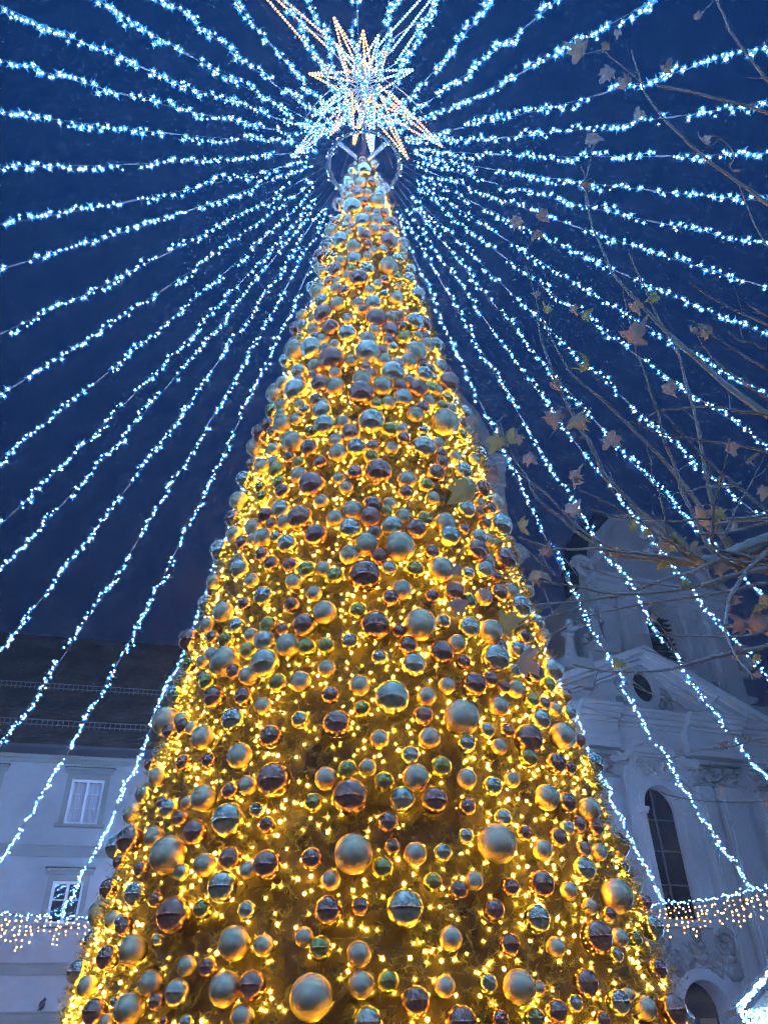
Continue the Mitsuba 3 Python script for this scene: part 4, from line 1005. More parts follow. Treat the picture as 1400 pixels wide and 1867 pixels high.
'very small shiny rose bauble in the lower third, centre, medium rose one below right',
'medium shiny rose bauble in the lower third, centre, very small rose one above left',
'small shiny silver bauble in the lower third, right, huge satin gold one left',
'medium shiny silver bauble in the lower third, right, medium satin gold one below left',
'medium satin gold bauble in the lower third, right, large rose one below left',
'large satin gold bauble in the lower third, right, small rose one below right',
'large shiny rose bauble in the lower third, centre, medium satin gold one above right',
'small shiny rose bauble in the lower third, right, medium satin gold one above',
'small shiny silver bauble in the lower third, centre, medium rose one right',
'large shiny silver bauble in the lower third, centre',
'huge shiny silver bauble in the lower third, centre',
'small satin gold bauble in the lower third, centre, small rose one below',
'small satin gold bauble in the lower third, centre, small satin gold one below left',
'large shiny rose bauble in the lower third, right, small rose one right',
'small shiny rose bauble in the lower third, right, very small rose one below right',
'very small shiny rose bauble right, medium gold one right, rose one above left',
'large shiny silver bauble in the lower third, right, small rose one above',
'medium shiny silver bauble in the lower third, right, very small satin gold one right',
'very small satin gold bauble in the lower third, right, medium silver one left',
'small shiny rose bauble in the lower third, right, large silver one below',
'large shiny silver bauble at mid height, right, medium satin gold one above right',
'small shiny rose bauble in the lower third, right, very small satin gold one below',
'large shiny silver bauble in the lower third, far right, small satin gold one above right',
'small satin gold bauble in the lower third, far right',
'medium shiny silver bauble in the lower third, far right',
'medium satin gold bauble at mid height, right, medium rose one left',
'medium satin gold bauble at mid height, far right',
'very small shiny silver bauble in the lower third, right, medium satin gold one below',
'medium shiny rose bauble in the lower third, right, large silver one right',
'large shiny silver bauble in the lower third, right, small green-gold one below',
'small shiny green-gold bauble in the lower third, right, large silver one above',
'medium satin gold bauble in the lower third, right, very small rose one left',
'small shiny green-gold bauble in the lower third, right, very small rose one right',
'very small shiny rose bauble in the lower third, right, small green-gold one left',
'medium satin gold bauble in the lower third, right, very small rose one above',
'huge satin gold bauble in the lower third, right',
'small shiny rose bauble centre, small gold one above, gold one below',
'medium shiny rose bauble in the lower third, far right',
'very small satin gold bauble in the lower third, right, very small rose one left',
'medium shiny silver bauble in the lower third, right, very small rose one above',
'very small shiny rose bauble in the lower third, right, small satin gold one below',
'very small shiny silver bauble in the lower third, right, very small rose one right',
'small shiny silver bauble in the lower third, far right, very small satin gold one left',
'huge satin gold bauble at mid height, far left, large rose one above',
'medium satin gold bauble left, small gold one below, gold one left',
'huge satin gold bauble at mid height, left',
'medium shiny rose bauble left, medium green-gold one above, green-gold one below left',
'large satin gold bauble at mid height, centre, medium satin gold one above',
'large shiny silver bauble at mid height, centre, large rose one above',
'small satin gold bauble at mid height, centre, small rose one above right',
'small shiny rose bauble at mid height, centre, medium green-gold one below',
'medium shiny green-gold bauble at mid height, centre, small rose one above',
'small shiny rose bauble at mid height, left, small green-gold one below right',
'small shiny green-gold bauble at mid height, left, small rose one above left',
'small shiny rose bauble at mid height, centre, medium rose one above left',
'medium satin gold bauble at mid height, left, medium rose one left',
'small satin gold bauble at mid height, left, medium green-gold one below',
'medium shiny rose bauble at mid height, far left, medium satin gold one right',
'medium shiny green-gold bauble at mid height, left, small satin gold one above',
'medium satin gold bauble at mid height, left, small green-gold one above',
'huge shiny rose bauble at mid height, centre, medium satin gold one above left',
'medium shiny rose bauble at mid height, centre, small satin gold one left',
'small satin gold bauble at mid height, centre, small satin gold one below right',
'small satin gold bauble at mid height, centre, small satin gold one above left',
'huge shiny rose bauble at mid height, centre, medium green-gold one above',
'medium satin gold bauble at mid height, centre, medium rose one below',
'medium shiny rose bauble at mid height, centre, medium satin gold one above',
'large shiny silver bauble at mid height, far left, large rose one below right',
'large shiny rose bauble at mid height, far left, large silver one above left',
'small shiny green-gold bauble at mid height, left, small green-gold one below',
'medium shiny green-gold bauble at mid height, left, medium rose one below',
'medium shiny rose bauble left, medium green-gold one above, silver one below',
'small shiny green-gold bauble at mid height, left, small green-gold one above',
'large satin gold bauble at mid height, far left',
'large shiny silver bauble at mid height, far left, large satin gold one above left',
'small satin gold bauble at mid height, centre, huge rose one above left',
'large shiny silver bauble at mid height, left',
'large shiny rose bauble at mid height, left',
'medium shiny rose bauble left, small rose one below right, silver one right',
'large satin gold bauble at mid height, centre, large silver one below',
'medium satin gold bauble at mid height, centre, large silver one below right',
'medium shiny rose bauble at mid height, centre, large rose one below',
'small satin gold bauble at mid height, centre, small green-gold one below',
'large shiny rose bauble at mid height, centre, medium rose one above',
'small shiny green-gold bauble at mid height, centre',
'medium satin gold bauble at mid height, centre, large silver one below left',
'large shiny rose bauble at mid height, far left, medium satin gold one below',
'medium satin gold bauble left, small gold one below, gold one below right',
'small shiny rose bauble left, medium rose one above left, gold one right',
'medium satin gold bauble at mid height, left, small rose one left',
'large shiny silver bauble at mid height, centre, large satin gold one above',
'large shiny rose bauble at mid height, centre, large rose one above left',
'large shiny silver bauble at mid height, centre, medium satin gold one above right',
'medium shiny rose bauble at mid height, centre, large satin gold one below left',
'large satin gold bauble at mid height, centre, medium rose one above right',
'medium satin gold bauble at mid height, left, small rose one below right',
'small shiny rose bauble at mid height, left, small satin gold one right',
'small satin gold bauble at mid height, left, medium satin gold one right',
'medium satin gold bauble at mid height, left, small satin gold one left',
'very small shiny silver bauble at mid height, left',
'medium shiny silver bauble at mid height, left, very small silver one above left',
'huge satin gold bauble at mid height, centre',
'medium satin gold bauble at mid height, centre, large satin gold one above right',
'medium shiny rose bauble at mid height, centre, small silver one below right',
'large shiny silver bauble at mid height, far left, huge satin gold one below right',
'huge satin gold bauble at mid height, far left, large silver one above left',
'medium shiny rose bauble left, small rose one below right, gold one above',
'small shiny rose bauble left, medium rose one above left, rose one right',
'small shiny rose bauble at mid height, left, medium green-gold one right',
'medium shiny green-gold bauble centre, small gold one right, rose one left',
'small satin gold bauble at mid height, centre, medium green-gold one below right',
'medium shiny rose bauble at mid height, left, medium silver one below',
'medium shiny silver bauble at mid height, left, medium rose one above',
'medium shiny green-gold bauble at mid height, centre, small satin gold one above left',
'huge shiny rose bauble at mid height, centre, medium rose one above right',
'small shiny silver bauble at mid height, centre',
'small satin gold bauble at mid height, left, medium silver one above left',
'medium satin gold bauble at mid height, left, small rose one above',
'medium satin gold bauble at mid height, far left',
'huge shiny silver bauble at mid height, right, medium satin gold one right',
'medium satin gold bauble at mid height, right, small rose one below',
'small shiny rose bauble at mid height, right, medium rose one below',
'medium shiny rose bauble at mid height, right, small rose one above',
'small satin gold bauble at mid height, right, medium rose one left',
'large shiny silver bauble at mid height, far right, small satin gold one below left',
'small satin gold bauble at mid height, right, large silver one above right',
'medium shiny rose bauble at mid height, right, medium rose one above right',
'large shiny silver bauble at mid height, right, small satin gold one above left',
'huge shiny rose bauble at mid height, far right',
'small shiny green-gold bauble at mid height, right, small satin gold one below',
'small satin gold bauble at mid height, right, small green-gold one above',
'large satin gold bauble at mid height, right, large rose one right',
'large shiny rose bauble at mid height, right, very small silver one below right',
'medium shiny green-gold bauble at mid height, centre, large rose one below left',
'large shiny rose bauble at mid height, centre, medium green-gold one above right',
'large satin gold bauble at mid height, right, large silver one below',
'large shiny silver bauble at mid height, right, large satin gold one above',
'large shiny silver bauble at mid height, right, very small rose one right',
'small satin gold bauble at mid height, right, very small rose one below',
'small shiny rose bauble at mid height, right, large satin gold one above right',
'very small shiny silver bauble at mid height, right',
'very small shiny rose bauble at mid height, right, small satin gold one above',
'large satin gold bauble at mid height, right, very small silver one above left',
'huge shiny silver bauble at mid height, right, small rose one left',
'small shiny rose bauble at mid height, right, very small rose one above left',
'very small shiny rose bauble at mid height, right, large silver one left',
'medium shiny silver bauble at mid height, right, small satin gold one right',
'small satin gold bauble at mid height, right, small green-gold one right',
'small shiny green-gold bauble at mid height, right, small satin gold one left',
'medium shiny rose bauble at mid height, far right',
'large shiny rose bauble at mid height, right, medium silver one above',
'large shiny rose bauble at mid height, right, very small green-gold one below right',
'small satin gold bauble at mid height, right, medium silver one below',
'small shiny rose bauble at mid height, right, large satin gold one below right',
'medium shiny green-gold bauble at mid height, centre, small rose one above right',
'large satin gold bauble at mid height, right, small rose one above left',
'medium shiny silver bauble at mid height, right, small satin gold one above',
'small shiny silver bauble at mid height, right, medium silver one right',
'very small shiny rose bauble at mid height, right, medium silver one above left',
'large shiny silver bauble at mid height, far right, medium satin gold one below left',
'very small shiny green-gold bauble at mid height, far right',
'large satin gold bauble in the upper third, left',
'medium satin gold bauble in the upper third, centre, small rose one below right',
'large shiny silver bauble in the upper third, centre, small rose one below left',
'huge shiny rose bauble in the upper third, left',
'small satin gold bauble centre, large silver one below, rose one above right',
'huge shiny rose bauble in the upper third, centre, medium satin gold one below',
'medium satin gold bauble in the upper third, centre, medium rose one right',
'large shiny silver bauble in the upper third, left, huge satin gold one above',
'small shiny rose bauble in the upper third, centre, medium satin gold one above left',
'large satin gold bauble in the upper third, right, very small satin gold one above',
'medium shiny rose bauble in the upper third, right, medium satin gold one left',
'large shiny silver bauble in the upper third, right, large rose one right',
'large shiny rose bauble in the upper third, right, large silver one left',
'large shiny rose bauble in the upper third, left, medium satin gold one below left',
'medium satin gold bauble in the upper third, left, small rose one below',
'very small satin gold bauble in the upper third, left, large satin gold one left',
'medium shiny silver bauble in the upper third, left',
'large shiny rose bauble in the upper third, far left, medium silver one above right',
'large satin gold bauble in the upper third, far left',
'large shiny silver bauble centre, small gold one above, gold one below left',
'medium satin gold bauble in the upper third, centre, huge rose one above',
'large shiny rose bauble in the upper third, centre',
'small shiny rose bauble in the upper third, right, medium rose one above',
'large satin gold bauble in the upper third, centre, medium satin gold one above right',
'medium shiny rose bauble in the upper third, centre, small silver one below right',
'medium shiny green-gold bauble in the upper third, right, small green-gold one right',
'small shiny green-gold bauble in the upper third, right, medium green-gold one left',
'small shiny silver bauble in the upper third, right, small rose one right',
'small shiny rose bauble in the upper third, right, small silver one left',
'huge shiny silver bauble in the upper third, left, small rose one above',
'small shiny green-gold bauble in the upper third, left',
'small shiny rose bauble in the upper third, left, medium satin gold one right',
'medium satin gold bauble in the upper third, left, small rose one left',
'small satin gold bauble in the upper third, centre, small silver one left',
'small shiny silver bauble in the upper third, left, medium satin gold one above',
'huge satin gold bauble in the upper third, left, medium rose one above',
'medium shiny rose bauble in the upper third, far left, small green-gold one above right',
'huge shiny silver bauble in the upper third, centre, large satin gold one above',
'medium shiny rose bauble in the upper third, centre, medium satin gold one below',
'small shiny silver bauble in the upper third, centre, medium rose one above left',
'huge satin gold bauble in the upper third, right, large satin gold one below left',
'large satin gold bauble in the upper third, right, small rose one above',
'medium shiny silver bauble in the upper third, right, large satin gold one left',
'huge shiny rose bauble in the upper third, centre, small silver one above left',
'medium satin gold bauble in the upper third, centre, small rose one right',
'medium satin gold bauble in the upper third, left, very small rose one below',
'medium satin gold bauble in the upper third, centre, medium rose one above',
'large satin gold bauble in the upper third, right, medium rose one left',
'medium shiny rose bauble in the upper third, centre, huge silver one below left',
'large shiny rose bauble in the upper third, far left, large silver one above left',
'large shiny silver bauble in the upper third, far left',
'large shiny silver bauble in the upper third, left, medium rose one below',
'small shiny rose bauble in the upper third, centre, medium rose one below right',
'medium satin gold bauble in the upper third, centre, large satin gold one below',
'medium shiny rose bauble in the upper third, centre, small rose one above left',
'huge shiny silver bauble in the upper third, centre, medium rose one above right',
'medium shiny rose bauble in the upper third, right, small rose one right',
'small shiny rose bauble in the upper third, right, medium rose one left',
'large shiny silver bauble in the upper third, right, small rose one above right',
'medium shiny silver bauble in the upper third, right, small rose one left',
'large satin gold bauble in the upper third, centre, medium rose one above right',
'large shiny rose bauble in the upper third, left, very small rose one above left',
'very small shiny rose bauble in the upper third, left',
'medium shiny rose bauble in the upper third, left, huge silver one below',
'large satin gold bauble in the upper third, centre, medium satin gold one above',
'large satin gold bauble in the upper third, centre, medium rose one above left',
'medium shiny rose bauble in the upper third, centre, medium satin gold one above right',
'medium satin gold bauble in the upper third, right, medium rose one below left',
'large shiny rose bauble in the upper third, right, medium satin gold one above left',
'very small shiny silver bauble in the upper third, right',
'huge shiny rose bauble in the upper third, right, small satin gold one below left',
'huge shiny silver bauble in the upper third, left, medium rose one above',
'medium satin gold bauble in the upper third, left, huge satin gold one below left',
'huge satin gold bauble in the upper third, far left',
'huge shiny rose bauble in the upper third, centre, large satin gold one above',
'small shiny green-gold bauble in the upper third, centre, medium satin gold one right',
'medium satin gold bauble in the upper third, centre, small green-gold one left',
'large shiny silver bauble in the upper third, centre, medium rose one above',
'medium shiny green-gold bauble right, small gold one right, silver one above',
'small satin gold bauble right, medium green-gold one left, green-gold one below right',
'medium shiny rose bauble in the upper third, left, small satin gold one below right',
'small satin gold bauble centre, large silver one below, rose one above left',
'small satin gold bauble in the upper third, left, small silver one below right',
'medium satin gold bauble in the upper third, left, medium satin gold one below',
'large shiny silver bauble centre, small gold one above, rose one above left',
'small shiny silver bauble in the upper third, left, small satin gold one above left',
'medium shiny green-gold bauble in the upper third, left',
'medium satin gold bauble in the upper third, left, large satin gold one below',
'small satin gold bauble in the upper third, right, medium rose one below left',
'medium shiny rose bauble in the upper third, right, small satin gold one above right',
'medium shiny green-gold bauble right, small gold one right, green-gold one above right',
'small shiny green-gold bauble in the upper third, right, medium green-gold one below left',
'medium satin gold bauble in the upper third, right, medium rose one above right',
'small satin gold bauble right, medium green-gold one left, green-gold one above',
'medium satin gold bauble at mid height, centre, large rose one below right',
'huge shiny silver bauble at mid height, centre',
'large shiny silver bauble at mid height, centre, large silver one above',
'large satin gold bauble at mid height, left, medium satin gold one above',
'small satin gold bauble at mid height, left, small silver one above right',
'medium shiny rose bauble left, small rose one below right, rose one below left',
'large shiny rose bauble at mid height, far left, medium rose one above right',
'small shiny rose bauble left, medium rose one above left, rose one left',
'medium shiny green-gold bauble at mid height, left, large silver one above right',
'large shiny rose bauble at mid height, centre, medium satin gold one above left',
'medium shiny green-gold bauble centre, small gold one right, rose one below right',
'small satin gold bauble at mid height, centre, small rose one below',
'small shiny silver bauble at mid height, right, huge silver one below',
'huge satin gold bauble at mid height, right',
'small shiny rose bauble at mid height, centre, small satin gold one above',
'medium satin gold bauble at mid height, centre, large satin gold one below',
'large shiny silver bauble in the upper third, far right',
'small shiny rose bauble at mid height, right, small satin gold one below right',
'small satin gold bauble at mid height, right, small green-gold one below left',
'small shiny green-gold bauble at mid height, right, small satin gold one above right',
'medium shiny rose bauble near the tip, far left',
'very small shiny silver bauble near the tip, left',
'medium satin gold bauble near the tip, left',
'large shiny silver bauble near the tip, centre',
'large satin gold bauble near the tip, centre, small rose one above',
'very small shiny rose bauble near the tip, centre',
'large shiny rose bauble near the tip, right',
'very small shiny rose bauble near the tip, left',
'small shiny silver bauble near the tip, left, very small rose one left',
'small shiny rose bauble near the tip, centre, small silver one left',
'very small shiny silver bauble near the tip, centre',
'medium satin gold bauble near the tip, centre',
'small shiny rose bauble near the tip, right, very small satin gold one right',
'very small satin gold bauble near the tip, right',
'large satin gold bauble near the tip, left',
'medium satin gold bauble near the tip, far left',
'large shiny rose bauble near the tip, centre, very small silver one above left',
'small satin gold bauble near the tip, left, small rose one above',
'huge shiny silver bauble in the upper third, left, very small silver one left',
'very small shiny silver bauble in the upper third, left, medium rose one below left',
'large satin gold bauble in the upper third, centre, large silver one below',
'small shiny rose bauble in the upper third, centre, small satin gold one below right',
'huge shiny rose bauble in the upper third, right, small silver one below left',
'small satin gold bauble in the upper third, left, medium rose one above left',
'medium shiny rose bauble in the upper third, far left, small satin gold one below right',
'small satin gold bauble in the upper third, centre, small rose one above left',
'small shiny silver bauble in the upper third, centre, huge rose one above right',
'large satin gold bauble in the upper third, right, medium satin gold one below',
'medium satin gold bauble in the upper third, right, large satin gold one above',
'huge shiny rose bauble in the upper third, far left',
'small shiny silver bauble in the upper third, left, very small silver one right',
'very small shiny silver bauble in the upper third, left, small silver one left',
'large shiny silver bauble in the upper third, centre, small green-gold one below',
'small satin gold bauble in the upper third, centre, small satin gold one above right',
'medium satin gold bauble in the upper third, left, very small silver one above left',
'medium shiny silver bauble in the upper third, right, small satin gold one right',
'small satin gold bauble in the upper third, right, medium silver one left',
'huge satin gold bauble in the upper third, right, medium silver one above right',
'large shiny rose bauble in the upper third, left, very small silver one left',
'small shiny green-gold bauble in the upper third, centre, small satin gold one below left',
'large shiny silver bauble in the upper third, centre, huge rose one below left',
'huge shiny rose bauble in the upper third, centre, small satin gold one left',
'small satin gold bauble in the upper third, centre, small green-gold one above right',
'medium satin gold bauble in the upper third, far left',
'medium satin gold bauble in the upper third, left, medium satin gold one above left',
'very small shiny silver bauble in the upper third, left, large rose one right',
'small shiny rose bauble in the upper third, left, very small silver one right',
'very small shiny silver bauble in the upper third, left, small rose one left',
'very small satin gold bauble in the upper third, left, small rose one right',
'small shiny rose bauble in the upper third, centre, small satin gold one below left',
'small shiny green-gold bauble in the upper third, right, very small satin gold one below',
'medium shiny silver bauble in the upper third, right, very small rose one above',
'medium shiny silver bauble in the upper third, right, very small rose one below left',
'very small shiny rose bauble in the upper third, right',
'small satin gold bauble in the upper third, centre, small rose one above right',
'medium satin gold bauble in the upper third, centre, small satin gold one above right',
'medium satin gold bauble in the upper third, left, very small silver one above',
'small shiny rose bauble in the upper third, centre, medium satin gold one left',
'huge satin gold bauble in the upper third, left, medium silver one above left',
'medium shiny silver bauble in the upper third, far left',
'small shiny silver bauble in the upper third, centre, small satin gold one above left',
'large shiny silver bauble in the upper third, right, small silver one above',
'small shiny silver bauble in the upper third, right, large silver one below',
'very small satin gold bauble in the upper third, right',
'medium shiny rose bauble near the tip, centre, very small silver one below left',
'medium satin gold bauble near the tip, right',
'huge shiny silver bauble near the tip, centre',
'medium shiny silver bauble near the tip, far left, very small satin gold one below',
'medium shiny silver bauble near the tip, far left, medium silver one below',
'large satin gold bauble near the tip, centre, medium silver one left',
'medium shiny rose bauble near the tip, centre, very small silver one above right',
'very small satin gold bauble near the tip, far left',
'very small shiny silver bauble near the tip, far left',
'small satin gold bauble near the tip, right',
'very small shiny silver bauble near the tip, right',
'medium shiny silver bauble near the tip, left',
'small shiny rose bauble near the tip, left',
'small satin gold bauble near the tip, far left',
'small shiny silver bauble near the tip, left, small satin gold one left',
'large shiny rose bauble near the tip, centre, small silver one left',
'small satin gold bauble near the tip, centre, medium rose one below',
'medium shiny silver bauble near the tip, right',
'small shiny rose bauble near the tip, right, medium silver one below left',
'huge satin gold bauble near the tip, centre',
'medium shiny rose bauble near the tip, centre, small satin gold one above',
'huge shiny silver bauble near the tip, left',
'large shiny rose bauble near the tip, far left',
'small satin gold bauble near the tip, left, large rose one left',
'small satin gold bauble near the tip, centre, very small rose one below',
'small shiny rose bauble near the tip, centre, medium rose one right',
'medium shiny rose bauble near the tip, right',
]
for (kd, a, z, r), p, lb in zip(rows, pos, LBL):
    name, mat, _ = KINDS[kd]
    key = key_for(name)
    tilt = T().translate(p.tolist()).rotate([0, 0, 1], math.degrees(a)).rotate([1, 0, 0], float(brg.uniform(-65, -40))).rotate([0, 1, 0], float(brg.uniform(-12, 12))).scale(r)
    scene[key] = {**(BIG if r > .095 else SMALL), 'to_world': tilt, 'bsdf': {'type': 'ref', 'id': mat}}
    tag(key, lb, 'bauble', KINDS[kd][2] + ' baubles on the christmas tree')

